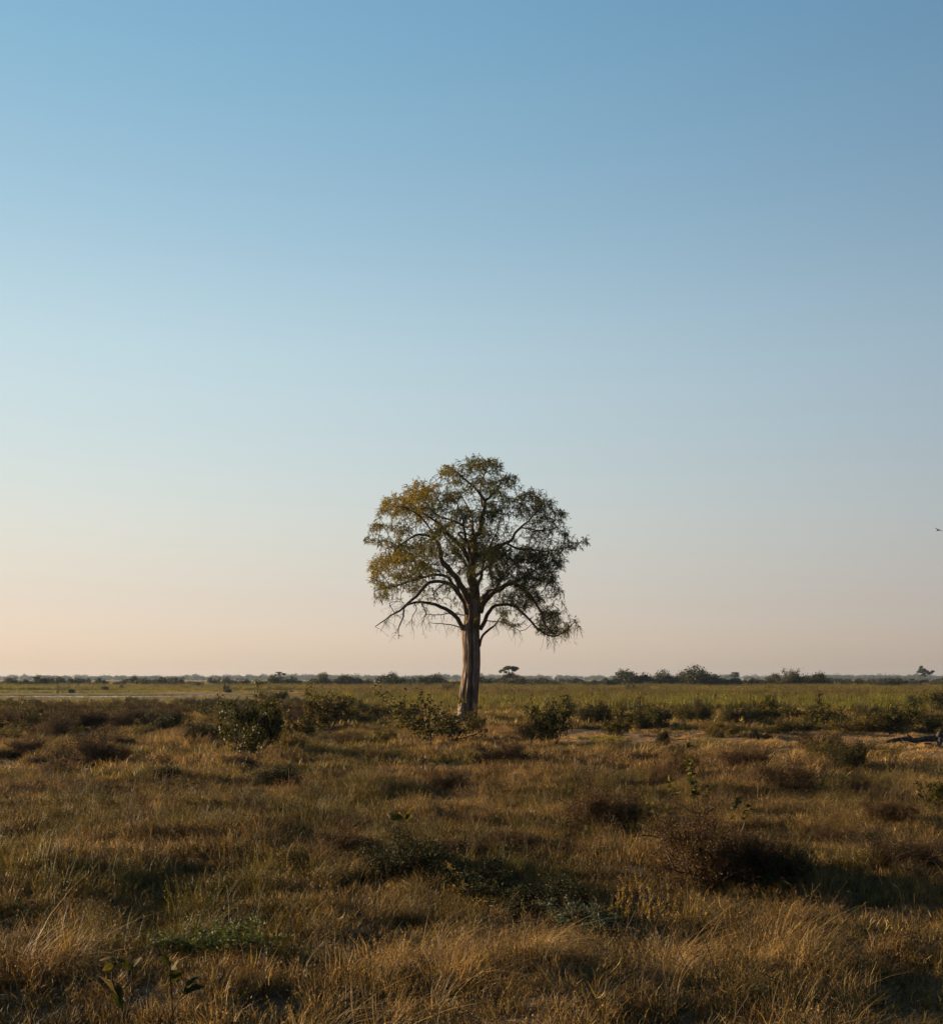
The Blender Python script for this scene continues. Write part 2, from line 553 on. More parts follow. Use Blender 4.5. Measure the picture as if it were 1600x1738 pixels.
ys = np.concatenate([axis(-400, 0, [(-100, 75), (-60, 20), (0, 10)])[:-1], axis(0, 2500, [(6, 1.0), (32, .2), (64, .4), (130, 1.5), (150, 2.5), (212, .8), (300, 8), (600, 50), (2500, 200)])])
xr = axis(0, 2400, [(14, .22), (28, .6), (70, 1.0), (120, 5), (300, 30), (1000, 140), (2400, 350)])
xs = np.concatenate([-xr[::-1][:-1], xr])
X, Y = np.meshgrid(xs, ys)
Z = terrain(X, Y)
V = np.stack([X, Y, Z], -1).reshape(-1, 3)
nx = len(xs); ny = len(ys)
i = (np.arange(ny - 1)[:, None] * nx + np.arange(nx - 1)[None, :]).ravel()
Q = np.stack([i, i + 1, i + 1 + nx, i + nx], -1)
ground = obj('ground', mesh('ground', V, None, Q, None, M_SOIL, True))
tag(ground, 'dry sandy plain under the grass reaching the horizon', kind='structure')

wv = [(-75, 158, -.09), (-20, 158, -.09), (-20, 214, -.09), (-75, 214, -.09)]
water = obj('water', mesh('water', wv, None, [(0, 1, 2, 3)], None, M_WATER))
tag(water, 'narrow bright pond reflecting the pale sky beyond the thicket', kind='structure')

# ------------------------------------------------------------------ the lone tree
TD = 62.0
TBX = (796 - 800) / F * TD
TBZ = float(terrain(TBX, TD))


def T3(u, v, dy=0.0):
    """photo position (in a 3.342x enlargement of its tree) at depth dy behind the tree's axis -> metres, tree axes"""
    px = 580 + u / 3.342; py = 740 + v / 3.342
    d = TD + dy
    return np.array([(px - 800) / F * d - TBX, dy, CH - (py - HZ) / F * d - TBZ])


UM = TD / F / 3.342      # metres per enlarged pixel

tree = empty('lone_tree', (TBX, TD, TBZ))
tag(tree, 'tall lone tree with pale cleft trunk and feathery crown above the plain', 'tree')


def resample(P, r, step):
    P = np.asarray(P, float); r = np.asarray(r, float)
    # Catmull-Rom through the points
    Pp = np.vstack([2 * P[0] - P[1], P, 2 * P[-1] - P[-2]])
    out = []; ro = []
    for k in range(len(P) - 1):
        p0, p1, p2, p3 = Pp[k:k + 4]
        L = np.linalg.norm(p2 - p1)
        m = max(1, int(round(L / step)))
        for t in np.arange(m) / m:
            out.append(.5 * ((2 * p1) + (-p0 + p2) * t + (2 * p0 - 5 * p1 + 4 * p2 - p3) * t * t + (-p0 + 3 * p1 - 3 * p2 + p3) * t ** 3))
            ro.append(r[k] * (1 - t) + r[k + 1] * t)
    out.append(P[-1]); ro.append(r[-1])
    return np.array(out), np.array(ro)


# trunk: lofted rings with two fused stems and a deep cleft
prof = [  # v, left u, right u (enlarged pixels), depth radius factor
    (1675, 652, 783), (1650, 655, 777), (1600, 660, 773), (1530, 664, 775), (1460, 669, 779), (1370, 682, 785), (1300, 689, 787), (1235, 687, 787), (1150, 681, 784),
    (1100, 680, 783), (1040, 694, 789), (1000, 700, 790), (950, 704, 788), (900, 708, 782), (860, 710, 778)]
pv = np.array([p[0] for p in prof], float)[::-1]; pl = np.array([p[1] for p in prof], float)[::-1]; pr = np.array([p[2] for p in prof], float)[::-1]
vs = np.linspace(1690, 860, 260)
NS = 128
th = np.arange(NS) * 2 * math.pi / NS          # 0 = +x, -pi/2 = towards the camera
rings = []
gr = np.random.default_rng(21)
ph = gr.random(12) * 6.28
for v in vs:
    l = np.interp(v, pv, pl); rr_ = np.interp(v, pv, pr)
    c = (l + rr_) / 2; hw = (rr_ - l) / 2 * .93
    C = T3(c, v)
    a = hw * UM
    t01 = (1690 - v) / 830
    r = a * np.ones(NS)
    # fluting
    r *= 1 + .045 * np.sin(3 * th + ph[0] + 1.2 * t01) + .035 * np.sin(5 * th + ph[1] + 2.2 * t01) + .02 * np.sin(9 * th + ph[2] + 3 * t01) + .015 * np.sin(14 * th + ph[3] - 5 * t01)
    r += .012 * np.sin(23 * th + 9 * t01 + ph[4]) + .008 * np.sin(31 * th - 14 * t01 + ph[5])
    q1 = th / (2 * math.pi)
    r += .050 * (vnoise(q1 * 64, np.full(NS, t01 * 7)) - .5) * (1 - .3 * t01) + .026 * (vnoise(q1 * 64 * 2, np.full(NS, t01 * 16 + 5)) - .5)
    # cleft between the two stems, facing the camera and again behind
    gx = np.interp(v, [1000, 1100, 1300, 1500, 1650], [735, 737, 741, 735, 730])
    off = (gx - c) / hw
    ga = -math.acos(np.clip(off, -1, 1))
    depth = .55 * sstep(0, .08, t01) * (1 - sstep(.72, .95, t01)) + .12
    for g0, dd, wd in ((ga, depth, .17), (math.pi - .9, .35 * depth, .3), (-2.35 + .5 * t01, .16 * (1 - t01), .16), (1.4, .3 * depth, .25)):
        q = (th - g0 + math.pi) % (2 * math.pi) - math.pi
        r *= 1 - dd * np.exp(-(q / wd) ** 2)
    # root flare
    fl = math.exp(-max(0, 1690 - v) / 55)
    r *= 1 + fl * (.12 + .14 * np.sin(4 * th + 1))
    rings.append(np.stack([C[0] + r * np.cos(th), C[1] + .92 * r * np.sin(th), np.full(NS, C[2])], -1))
rings = np.array(rings)
rings[0][:, 2] -= .3
Vt = rings.reshape(-1, 3)
i = np.arange(len(vs) - 1)[:, None] * NS; j = np.arange(NS)[None, :]
Qt = np.stack([i + j, i + (j + 1) % NS, i + NS + (j + 1) % NS, i + NS + j], -1).reshape(-1, 4)
obj('trunk', mesh('trunk', Vt, None, Qt, None, M_BARK, True), tree)
# leafy sprouts on the trunk
sgn_ = np.random.default_rng(61)
for u0, v0, dy0, nn, sx, sz in ((672, 1505, -.40, 260, .16, .20), (762, 1075, -.48, 240, .14, .30)):
    mbk = MB()
    c0 = T3(u0, v0, dy0)
    q_ = c0 + sgn_.normal(size=(nn, 3)) * np.array([sx, .10, sz]) * .6
    leaves(mbk, q_, sgn_.normal(size=(nn, 3)) + np.array([0, 0, -.5]), sgn_.normal(size=(nn, 3)), sgn_.uniform(.04, .09, nn), sgn_.uniform(.02, .035, nn), np.clip(sgn_.normal(.45, .25, nn), 0, 1))
    tubes(mbk, np.stack([np.repeat(c0[None] + np.array([0, .1, 0]), 9, 0), q_[:9] * .5 + c0 * .5, q_[:9]], 1), np.array([.008, .006, .003]))
    tag(obj('sprout', mbk.build('sprout', M_CROWN), tree), kind='stuff')
mbk = MB()
P, r = resample([T3(668, 1680, -.34), T3(672, 1620, -.36), T3(680, 1560, -.30), T3(690, 1500, -.2)], [.25, .19, .16, .07], .06)
tube(mbk, P, r * (1 + .07 * np.sin(np.arange(len(P)) * 1.3)), 12)
obj('dead_stub', mbk.build('dead_stub', M_STUB, True), tree)

# limbs: enlarged-pixel traces (u, v, radius, depth m)
LIMBS = [
    [(745, 985, 42, 0), (744, 870, 37, 0), (742, 760, 29, 0), (746, 660, 25, .1), (750, 590, 22, .2), (781, 530, 18, .3), (795, 450, 15, .3), (806, 370, 12, .3), (770, 310, 8, .1), (715, 260, 7, -.2), (660, 210, 5, -.5), (620, 175, 3, -.7)],
    [(806, 370, 9, .3), (845, 340, 8, .8), (880, 300, 6, 1.1), (905, 250, 4, 1.3), (930, 225, 3, 1.4)],
    [(795, 400, 8, .3), (785, 310, 6, .6), (800, 240, 5, .9), (830, 180, 4, 1.0), (850, 140, 2.5, 1.0)],
    [(738, 720, 18, -.2), (692, 650, 16, -.4), (645, 600, 14, -.7), (600, 555, 11, -1.2), (555, 505, 9, -1.6), (505, 468, 7, -2.0), (455, 430, 5, -2.3), (400, 390, 3, -2.5)],
    [(745, 560, 12, .3), (735, 512, 10, .6), (700, 515, 9, .9), (645, 485, 8, 1.3), (590, 470, 7, 1.6), (530, 440, 6, 1.9), (480, 380, 4, 2.1), (440, 320, 3, 2.2)],
    [(700, 595, 8, -.3), (660, 555, 8, -.1), (690, 548, 7, .2), (725, 565, 6, .4)],
    [(722, 945, 24, -.2), (692, 880, 22, -.3), (660, 820, 20, -.5), (615, 760, 18, -.8), (572, 712, 16, -1.0), (556, 645, 13, -1.1), (540, 600, 11, -1.2), (490, 568, 9, -1.3), (430, 560, 8, -1.3), (372, 590, 6, -1.2), (320, 620, 4, -1.0), (250, 640, 3, -.9)],
    [(553, 640, 8, -1.1), (520, 560, 7, -1.5), (470, 490, 6, -1.9), (420, 440, 4, -2.2), (340, 400, 3, -2.5)],
    [(705, 1010, 14, -.3), (690, 950, 13, -.6), (660, 890, 12, -.9), (622, 845, 11, -1.2), (560, 828, 11, -1.4), (490, 835, 11, -1.5), (440, 890, 10, -1.6), (390, 940, 9, -1.6), (330, 990, 7, -1.6), (270, 1020, 5, -1.6), (225, 1058, 4, -1.5), (190, 1085, 2.5, -1.5)],
    [(690, 930, 12, .1), (645, 860, 11, .3), (595, 800, 10, .5), (530, 788, 9, .6), (465, 800, 8, .6), (400, 820, 7, .5), (330, 845, 5, .4), (250, 860, 4, .2), (180, 880, 2.5, .1)],
    [(686, 1098, 17, -.1), (670, 1060, 15, -.2), (640, 1020, 14, -.5), (590, 985, 13, -.9), (540, 960, 11, -1.2), (480, 945, 9, -1.5), (420, 942, 8, -1.7), (370, 960, 6, -1.8), (350, 990, 5, -1.8), (352, 1025, 5, -1.8), (328, 1075, 4, -1.8), (322, 1150, 2, -1.8)],
    [(682, 1092, 5, .1), (640, 1076, 4, .3), (580, 1065, 3.5, .5), (520, 1063, 2.5, .7), (497, 1057, 1.6, .8)],
    [(702, 1020, 5, .1), (660, 1010, 4.5, .4), (600, 1010, 4, .7), (540, 1018, 3, .9), (480, 1010, 2, 1.1)],
    [(786, 1000, 20, -.1), (802, 950, 19, -.3), (842, 900, 18, -.6), (900, 862, 17, -1.0), (955, 832, 15, -1.4), (1005, 850, 12, -1.7), (1060, 895, 10, -1.9), (1100, 950, 8, -2.0), (1130, 1010, 7, -2.1), (1155, 1080, 6, -2.1), (1210, 1132, 4, -2.1)],
    [(782, 930, 12, .2), (828, 892, 11, .4), (882, 868, 10, .8), (940, 850, 9, 1.2), (1010, 810, 7, 1.7), (1080, 770, 5, 2.1), (1150, 740, 3, 2.4)],
    [(784, 1098, 15, 0), (810, 1050, 14, -.1), (830, 1000, 13, -.2), (870, 966, 11, -.3), (925, 955, 10, -.4), (985, 968, 9, -.5), (1035, 1012, 8, -.6), (1085, 1070, 7, -.6), (1140, 1118, 6, -.6), (1205, 1138, 5, -.5), (1262, 1108, 4, -.4), (1315, 1060, 2.5, -.3)],
    [(781, 1195, 10, -.1), (795, 1142, 9, -.2), (830, 1105, 8, -.5), (868, 1072, 6, -.9), (880, 1050, 4, -1.2), (905, 1020, 3, -1.5)],
    [(820, 1048, 4, 0), (880, 1055, 3.5, .2), (940, 1066, 3, .5), (980, 1085, 2.5, .7), (1012, 1106, 2, .8)],
    [(760, 680, 16, .1), (850, 642, 14, .4), (920, 610, 12, .6), (965, 590, 10, .8), (987, 550, 9, .9), (1012, 520, 8, 1.0), (1055, 480, 6, 1.2), (1110, 430, 4, 1.4), (1160, 390, 3, 1.5)],
    [(1012, 520, 6, 1.0), (1070, 526, 5, .7), (1130, 535, 4, .5), (1200, 530, 3, .3), (1245, 490, 2, .2)],
    [(930, 606, 9, .6), (1000, 640, 8, .5), (1070, 640, 7, .3), (1150, 655, 5, .1), (1240, 640, 4, 0), (1330, 610, 3, 0), (1380, 612, 2, 0)],
    [(764, 870, 13, .4), (796, 780, 11, .9), (806, 700, 9, 1.4), (840, 620, 7, 2.0), (880, 540, 5, 2.6), (900, 460, 3, 3.0)],
    [(752, 800, 12, -.4), (800, 760, 10, -1.1), (850, 720, 9, -1.9), (900, 690, 7, -2.7), (960, 640, 4, -3.4)],
    [(735, 780, 12, .5), (700, 720, 10, 1.2), (650, 660, 9, 2.0), (600, 590, 7, 2.8), (560, 530, 4, 3.4)],
    [(742, 740, 12, -.4), (720, 640, 10, -1.2), (700, 560, 8, -2.0), (690, 480, 6, -2.6), (660, 400, 4, -3.0), (620, 330, 3, -3.0)],
    [(860, 860, 7, .5), (850, 800, 6, .8), (835, 740, 5, 1.3), (850, 680, 4, 2.0)],
    [(845, 900, 7, -.5), (900, 820, 6, -1.4), (960, 740, 5, -2.2), (1040, 690, 4, -2.8)],
    [(745, 720, 11, .5), (730, 600, 9, 1.5), (745, 480, 7, 2.3), (700, 380, 5, 2.8), (650, 300, 3, 3.0)],
    [(600, 830, 6, -1.3), (550, 860, 5, -1.0), (520, 900, 4, -.8), (545, 945, 2, -.8)],
    [(450, 945, 4, -1.6), (475, 1000, 3, -1.6), (465, 1040, 2.5, -1.6), (445, 1080, 1.5, -1.6)],
    [(410, 945, 4, -1.7), (425, 980, 3, -1.7), (405, 1020, 2.5, -1.7), (397, 1060, 1.5, -1.7)],
    [(300, 1005, 3, -1.6), (270, 950, 2.5, -1.8), (310, 940, 2, -1.9), (350, 945, 2, -1.8)],
]
nodes = []; parent = []; nrad = []; fixed = []


def nearest_node(p):
    A = np.array(nodes)
    return int(np.argmin(((A - p) ** 2).sum(1)))


lg = np.random.default_rng(5)
for li, tr in enumerate(LIMBS):
    P = np.array([T3(u, v, dy) for u, v, r, dy in tr])
    rr_ = np.array([r for u, v, r, dy in tr]) * UM * .84
    P, rr_ = resample(P, rr_, .16)
    w = np.stack([vnoise(np.arange(len(P)) / 2.2 + 7 * li, np.full(len(P), k * 9.3)) - .5 for k in range(3)], -1)
    P = P + w * np.minimum(.16, .05 + rr_[:, None] * .5) * np.minimum(1, np.arange(len(P)) / 4)[:, None]
    mbl = MB()
    tube(mbl, P, rr_ * (1 + .10 * (vnoise(np.arange(len(P)) / 1.4, np.full(len(P), li * 3.1)) - .5)), 9 if rr_[0] > .08 else 6)
    obj('limb', mbl.build('limb', M_LIMB, True), tree)
    par = -1
    for k in range(len(P)):
        if k == 0 and nodes:
            par = nearest_node(P[0])
        nodes.append(P[k]); parent.append(par); nrad.append(rr_[k]); fixed.append(True)
        par = len(nodes) - 1

# foliage masses: u, v, rx, ry, density, yellow share (painted sunlight on the left, darker right, plus some yellowing), depth spread factor
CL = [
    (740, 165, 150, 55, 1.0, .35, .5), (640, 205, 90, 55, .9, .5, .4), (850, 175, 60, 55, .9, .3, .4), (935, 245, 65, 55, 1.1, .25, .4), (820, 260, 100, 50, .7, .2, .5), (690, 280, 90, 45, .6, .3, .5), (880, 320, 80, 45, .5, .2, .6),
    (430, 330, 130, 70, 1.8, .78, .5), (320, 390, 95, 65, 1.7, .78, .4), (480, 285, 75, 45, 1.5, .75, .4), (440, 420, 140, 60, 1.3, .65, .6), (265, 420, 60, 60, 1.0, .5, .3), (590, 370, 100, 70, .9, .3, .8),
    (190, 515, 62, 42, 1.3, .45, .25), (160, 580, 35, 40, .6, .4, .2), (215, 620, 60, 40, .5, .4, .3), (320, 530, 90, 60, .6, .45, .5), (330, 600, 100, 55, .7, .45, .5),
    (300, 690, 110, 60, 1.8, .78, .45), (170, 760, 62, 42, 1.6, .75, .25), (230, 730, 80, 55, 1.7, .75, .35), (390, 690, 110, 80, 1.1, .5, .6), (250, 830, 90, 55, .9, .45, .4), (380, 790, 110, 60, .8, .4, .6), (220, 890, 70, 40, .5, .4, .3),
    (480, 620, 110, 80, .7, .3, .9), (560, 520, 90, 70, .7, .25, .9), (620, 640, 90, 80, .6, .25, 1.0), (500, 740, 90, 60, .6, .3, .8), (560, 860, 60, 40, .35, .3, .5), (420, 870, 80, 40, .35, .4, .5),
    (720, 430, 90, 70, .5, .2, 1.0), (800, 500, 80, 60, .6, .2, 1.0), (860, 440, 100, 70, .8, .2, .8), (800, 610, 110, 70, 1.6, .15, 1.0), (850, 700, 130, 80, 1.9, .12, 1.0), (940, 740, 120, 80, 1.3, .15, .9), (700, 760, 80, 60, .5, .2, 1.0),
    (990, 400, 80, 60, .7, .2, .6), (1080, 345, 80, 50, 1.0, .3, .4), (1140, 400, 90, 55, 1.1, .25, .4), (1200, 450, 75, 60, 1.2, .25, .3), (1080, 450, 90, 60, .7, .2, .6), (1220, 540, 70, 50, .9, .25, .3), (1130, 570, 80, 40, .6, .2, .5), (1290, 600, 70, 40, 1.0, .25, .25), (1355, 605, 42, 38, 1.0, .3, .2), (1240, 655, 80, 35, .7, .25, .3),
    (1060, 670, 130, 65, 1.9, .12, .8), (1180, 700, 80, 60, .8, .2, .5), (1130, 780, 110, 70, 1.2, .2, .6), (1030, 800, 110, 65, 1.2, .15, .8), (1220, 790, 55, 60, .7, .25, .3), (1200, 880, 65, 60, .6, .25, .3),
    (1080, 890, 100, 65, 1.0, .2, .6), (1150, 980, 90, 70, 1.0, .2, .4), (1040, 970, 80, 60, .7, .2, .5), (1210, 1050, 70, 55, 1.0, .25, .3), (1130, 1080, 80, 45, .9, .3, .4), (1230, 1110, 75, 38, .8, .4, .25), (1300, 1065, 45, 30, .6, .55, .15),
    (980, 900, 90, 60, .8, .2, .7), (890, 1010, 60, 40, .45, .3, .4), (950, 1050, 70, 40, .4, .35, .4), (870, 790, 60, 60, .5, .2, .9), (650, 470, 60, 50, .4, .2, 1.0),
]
ag = np.random.default_rng(11)
AT = []; ASUN_YELLOW = []
for u, v, rx, ry, den, dry, sp in CL:  # dry: yellow share, mostly the sun's gold put into the leaf colour
    nn = int(min(den, 1.9) * rx * ry / 37)
    # clumpy: a few sub-clumps per mass
    ns = max(3, int(rx * ry / 1100))
    ctr = ag.normal(size=(ns, 2)) * .42
    for _ in range(nn):
        k = ag.integers(ns)
        a = ctr[k] + ag.normal(size=2) * .26
        q = np.hypot(*a)
        if q > 1: a = a / q * ag.random() ** .5
        uu = u + a[0] * rx; vv = v + a[1] * ry
        X_ = (uu - 735) * UM
        half = .85 * math.sqrt(max(.3, 5.7 ** 2 - X_ ** 2 - max(0, (560 - vv) * UM) ** 2 * 1.3)) * sp
        base = half * math.sin(k * 2.4 + u * .7)
        AT.append(T3(uu, vv, base + ag.normal() * .30)); ASUN_YELLOW.append(dry)
AT0 = len(AT)
for _ in range(1100):            # sparse twigs through the inside of the crown
    a = ag.random() * 6.28; q = ag.random() ** .5
    uu = 735 + math.cos(a) * q * 560; vv = 620 + math.sin(a) * q * (440 if math.sin(a) < 0 else 350)
    X_ = (uu - 735) * UM
    half = .8 * math.sqrt(max(.3, 5.4 ** 2 - X_ ** 2))
    AT.append(T3(uu, vv, ag.uniform(-half, half))); ASUN_YELLOW.append(.3)
AT = np.array(AT); ASUN_YELLOW = np.array(ASUN_YELLOW)

# space colonisation from the traced limbs
STEP = .14; KILL = .17; INF = 2.6
A = AT.copy()
alive = np.ones(len(A), bool)
N0 = np.array(nodes)
# only limb nodes thin enough can sprout
can = np.array(nrad) < .30
bestd = np.full(len(A), 1e9); besti = np.full(len(A), -1)


def upd(ids):
    P = np.array([nodes[q] for q in ids])
    for s in range(0, len(P), 200):
        dd = ((A[:, None, :] - P[None, s:s + 200, :]) ** 2).sum(-1)
        k = dd.argmin(1); m_ = dd[np.arange(len(A)), k]
        better = m_ < bestd
        bestd[better] = m_[better]; besti[better] = np.array(ids)[s:s + 200][k[better]]


upd([q for q in range(len(nodes)) if can[q]])
for it in range(90):
    act = alive & (bestd < INF ** 2) if it < 60 else alive
    if not act.any(): break
    ids = besti[act]
    dv = unit(A[act] - np.array(nodes)[ids])
    uq, inv = np.unique(ids, return_inverse=True)
    acc = np.zeros((len(uq), 3)); np.add.at(acc, inv, dv)
    newids = []
    for q, a in zip(uq, acc):
        nlen = np.linalg.norm(a)
        if nlen < 1e-3: a = ag.normal(size=3)
        pd = nodes[q] - nodes[parent[q]] if parent[q] >= 0 else np.array([0, 0, 1.])
        dvec = unit(unit(a) + .35 * unit(pd) + ag.normal(size=3) * .28)
        nodes.append(nodes[q] + dvec * STEP); parent.append(int(q)); nrad.append(0); fixed.append(False)
        newids.append(len(nodes) - 1)
    upd(newids)
    alive &= bestd > KILL ** 2
NN = len(nodes)
NP = np.array(nodes); PA = np.array(parent)
ch = [[] for _ in range(NN)]
for q in range(NN):
    if PA[q] >= 0: ch[PA[q]].append(q)
rad = np.array(nrad, float)
for q in range(NN - 1, -1, -1):
    if not fixed[q]:
        c = [x for x in ch[q] if not fixed[x]]
        rad[q] = .0058 if not c else (sum(rad[x] ** 2.5 for x in c)) ** .4
        rad[q] = min(rad[q], .05)
# chains -> tubes
mbt = MB()
for q in range(NN):
    if fixed[q]: continue
    p = PA[q]
    sib = [x for x in ch[p] if not fixed[x]]
    start = fixed[p] or (max(sib, key=lambda x: rad[x]) != q)
    if not start: continue
    chain = [p, q]
    while True:
        c = [x for x in ch[chain[-1]] if not fixed[x]]
        if not c: break
        chain.append(max(c, key=lambda x: rad[x]))
    P = NP[chain]
    rr_ = np.minimum(rad[chain], rad[q] * 1.1); rr_[0] = rr_[1]
    tube(mbt, P, rr_, 5 if rr_[1] > .015 else 3, cap=False)

# leaf sprays on fine nodes
fine = [q for q in range(NN) if not fixed[q] and rad[q] < .0135]
# nearest attractor gives how yellow the spray is, painted sunlight included
mbc = MB()
Lp = []; Ld = []; Lu = []; La = []; Ll = []; Lw = []
hang = []
FP = NP[fine]
near_sun_yellow = np.zeros(len(fine)); bare = np.zeros(len(fine), bool)
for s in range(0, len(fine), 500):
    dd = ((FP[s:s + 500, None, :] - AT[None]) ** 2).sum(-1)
    k_ = dd.argmin(1); near_sun_yellow[s:s + 500] = ASUN_YELLOW[k_]; bare[s:s + 500] = k_ >= AT0
fine = np.array(fine)
leafy = np.array([4 if not ch[q] else 2 for q in fine])
src = np.repeat(np.arange(len(fine)), leafy)
src = src[ag.random(len(src)) > np.where(bare[src], .55, .08)]
n_ = len(src)
p0 = FP[src]; sun_yel = near_sun_yellow[src]
pdir = unit(FP - NP[PA[fine]])[src]
d0 = unit(pdir * .5 + ag.normal(size=(n_, 3)) * .75 + np.array([0, 0, -.12]))
Ln = ag.uniform(.14, .30, n_)
low = ((p0[:, 2] < 4.6) | ((np.abs(p0[:, 0]) > 4.4) & (p0[:, 2] < 7))) & (ag.random(n_) < .30)
Ln[low] = ag.uniform(.35, .85, low.sum())
d0[low] = unit(d0[low] * .5 + np.array([0, 0, -.9]))
seg = 3
pts = [p0]; dcur = d0
for s_ in range(seg):
    dcur = unit(dcur + np.array([0, 0, -.25]) + ag.normal(size=(n_, 3)) * .14)
    pts.append(pts[-1] + dcur * (Ln / seg)[:, None])
pts = np.stack(pts, 1)
tubes(mbt, pts, np.linspace(.0050, .0028, seg + 1))
nl = (10 + Ln * 26).astype(int)
k_ = np.repeat(np.arange(n_), nl)
tt = (ag.random(len(k_)) * .92 + .08) * seg
i0 = np.minimum(tt.astype(int), seg - 1); f_ = (tt - i0)[:, None]
Lp = [pts[k_, i0] * (1 - f_) + pts[k_, i0 + 1] * f_]
Ld = [unit(dcur[k_] * .4 + ag.normal(size=(len(k_), 3)) * .8 + np.array([0, 0, -.15]))]
Lu = [ag.normal(size=(len(k_), 3)) + np.array([0, 0, .8])]
La = [np.clip((sun_yel + ag.normal(size=n_) * .16)[k_] + ag.normal(size=len(k_)) * .14, 0, 1)]
Ll = [ag.uniform(.034, .072, len(k_))]; Lw = [ag.uniform(.015, .027, len(k_))]
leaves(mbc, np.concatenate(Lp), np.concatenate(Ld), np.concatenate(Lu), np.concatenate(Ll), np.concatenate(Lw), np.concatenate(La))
print('tree nodes', NN, 'fine', len(fine), 'leaves', sum(len(x) for x in Lp))
hn = [q for q in range(NN) if fixed[q] and nrad[q] < .045 and NP[q][2] < 7.2]
hn = [hn[k] for k in ag.integers(0, len(hn), 190)]
h0 = NP[hn]
hl = ag.uniform(.25, 1.0, len(hn))
hd = unit(ag.normal(size=(len(hn), 3)) * .55 + np.array([0, 0, -.6])); hp = [h0]
for k in range(5):
    hd = unit(hd + ag.normal(size=hd.shape) * .35 + np.array([0, 0, -.12])); hp.append(hp[-1] + hd * (hl / 5)[:, None])
hp = np.stack(hp, 1)
tubes(mbt, hp, np.linspace(.011, .004, 6))
kk = ag.integers(0, len(hn), 300); jj = ag.integers(1, 6, 300)
b0_ = hp[kk, jj]; bd = unit(ag.normal(size=(300, 3)) * .8 + np.array([0, 0, -.3])); bl_ = ag.uniform(.1, .4, 300)[:, None]
tubes(mbt, np.stack([b0_, b0_ + bd * bl_ * .5 + ag.normal(size=(300, 3)) * .02, b0_ + bd * bl_ + np.array([0, 0, -.04])], 1), np.array([.006, .005, .003]))
tw = obj('twigs', mbt.build('twigs', M_TWIG, False), tree); tag(tw, kind='stuff')
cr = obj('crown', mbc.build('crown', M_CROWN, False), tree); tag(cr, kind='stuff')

# ------------------------------------------------------------------ grass (uncountable: instanced tufts on points)
protos = bpy.data.collections.new('tuft_sources')


def blades(nb, h, spread, width, bend, seed, seg=3, wind=0.35, heads=0.0, clump=True):
    g = np.random.default_rng(seed)
    mb = MB()
    q = g.random(nb) ** .5 * spread
    a = g.random(nb) * 6.283
    base = np.stack([q * np.cos(a), q * np.sin(a), np.full(nb, -.03)], -1)
    H = h * g.uniform(.45, 1.0, nb)
    az = a + g.normal(size=nb) * 1.2
    lean = g.uniform(.05, .45, nb) + (q / max(spread, 1e-6)) * .25
    out = np.stack([np.cos(az), np.sin(az), np.zeros(nb)], -1) * lean[:, None]
    out[:, 0] += wind * g.uniform(.3, 1, nb)
    W = width * g.uniform(.6, 1.3, nb)
    side = unit(np.cross(out + g.normal(size=(nb, 3)) * .4, np.array([0, 0, 1.])))
    t = np.linspace(0, 1, seg + 1)
    P = base[:, None, :] + np.array([0, 0, 1.])[None, None, :] * (H[:, None] * t[None, :] * (1 - .25 * bend * t[None, :] ** 2))[:, :, None] \
        + out[:, None, :] * (H[:, None] * (t[None, :] ** 1.9) * bend)[:, :, None]
    wv_ = np.array([1.0] + [1 - .75 * (k / seg) ** 1.5 for k in range(1, seg)] + [0.12])
    Lft = P - side[:, None, :] * (W[:, None] * wv_[None, :] * .5)[:, :, None]
    Rgt = P + side[:, None, :] * (W[:, None] * wv_[None, :] * .5)[:, :, None]
    V = np.stack([Lft, Rgt], 2).reshape(-1, 3)
    k = 2 * (seg + 1)
    b0 = np.arange(nb)[:, None] * k + np.arange(seg)[None, :] * 2
    Q = np.stack([b0, b0 + 1, b0 + 3, b0 + 2], -1).reshape(-1, 4)
    rn = np.clip(g.normal(.5, .22, nb), 0, 1)
    mb.add(V, None, Q, np.repeat(rn, k))
    nh = int(nb * heads)
    if nh:
        tips = P[:nh, -1]; dirs = unit(P[:nh, -1] - P[:nh, -2])
        for s_ in range(4):
            leaves(mb, tips - dirs * (.02 * s_), unit(dirs + g.normal(size=(nh, 3)) * .5), g.normal(size=(nh, 3)), h * .055, width * 1.3, np.full(nh, .3))
    return mb


def weed(h, seed, nst=14, nlf=10, leaf=.022, wid=.012):
    g = np.random.default_rng(seed)
    mb = MB()
    for _ in range(nst):
        d = unit(np.array([g.normal() * .45 + .12, g.normal() * .45, 1.0]))
        L = h * g.uniform(.6, 1)
        P = np.array([g.normal() * .05, g.normal() * .05, 0]) + d * np.linspace(0, L, 4)[:, None] + np.cumsum(g.normal(size=(4, 3)) * .012, 0)
        tube(mb, P, np.linspace(.003, .0015, 4), 3, cap=False, a=.2)
        t = g.uniform(.2, 1, nlf)
        pos = np.stack([np.interp(t * 3, np.arange(4), P[:, k]) for k in range(3)], -1)
        leaves(mb, pos, g.normal(size=(nlf, 3)) + d * .6, g.normal(size=(nlf, 3)) + np.array([0, 0, .6]), leaf * g.uniform(.6, 1.4, nlf), wid, g.random(nlf))
    return mb


def add_proto(i_, mb, mat):
    o = bpy.data.objects.new('tuft_%02d' % i_, mb.build('tuft', mat))
    protos.objects.link(o)


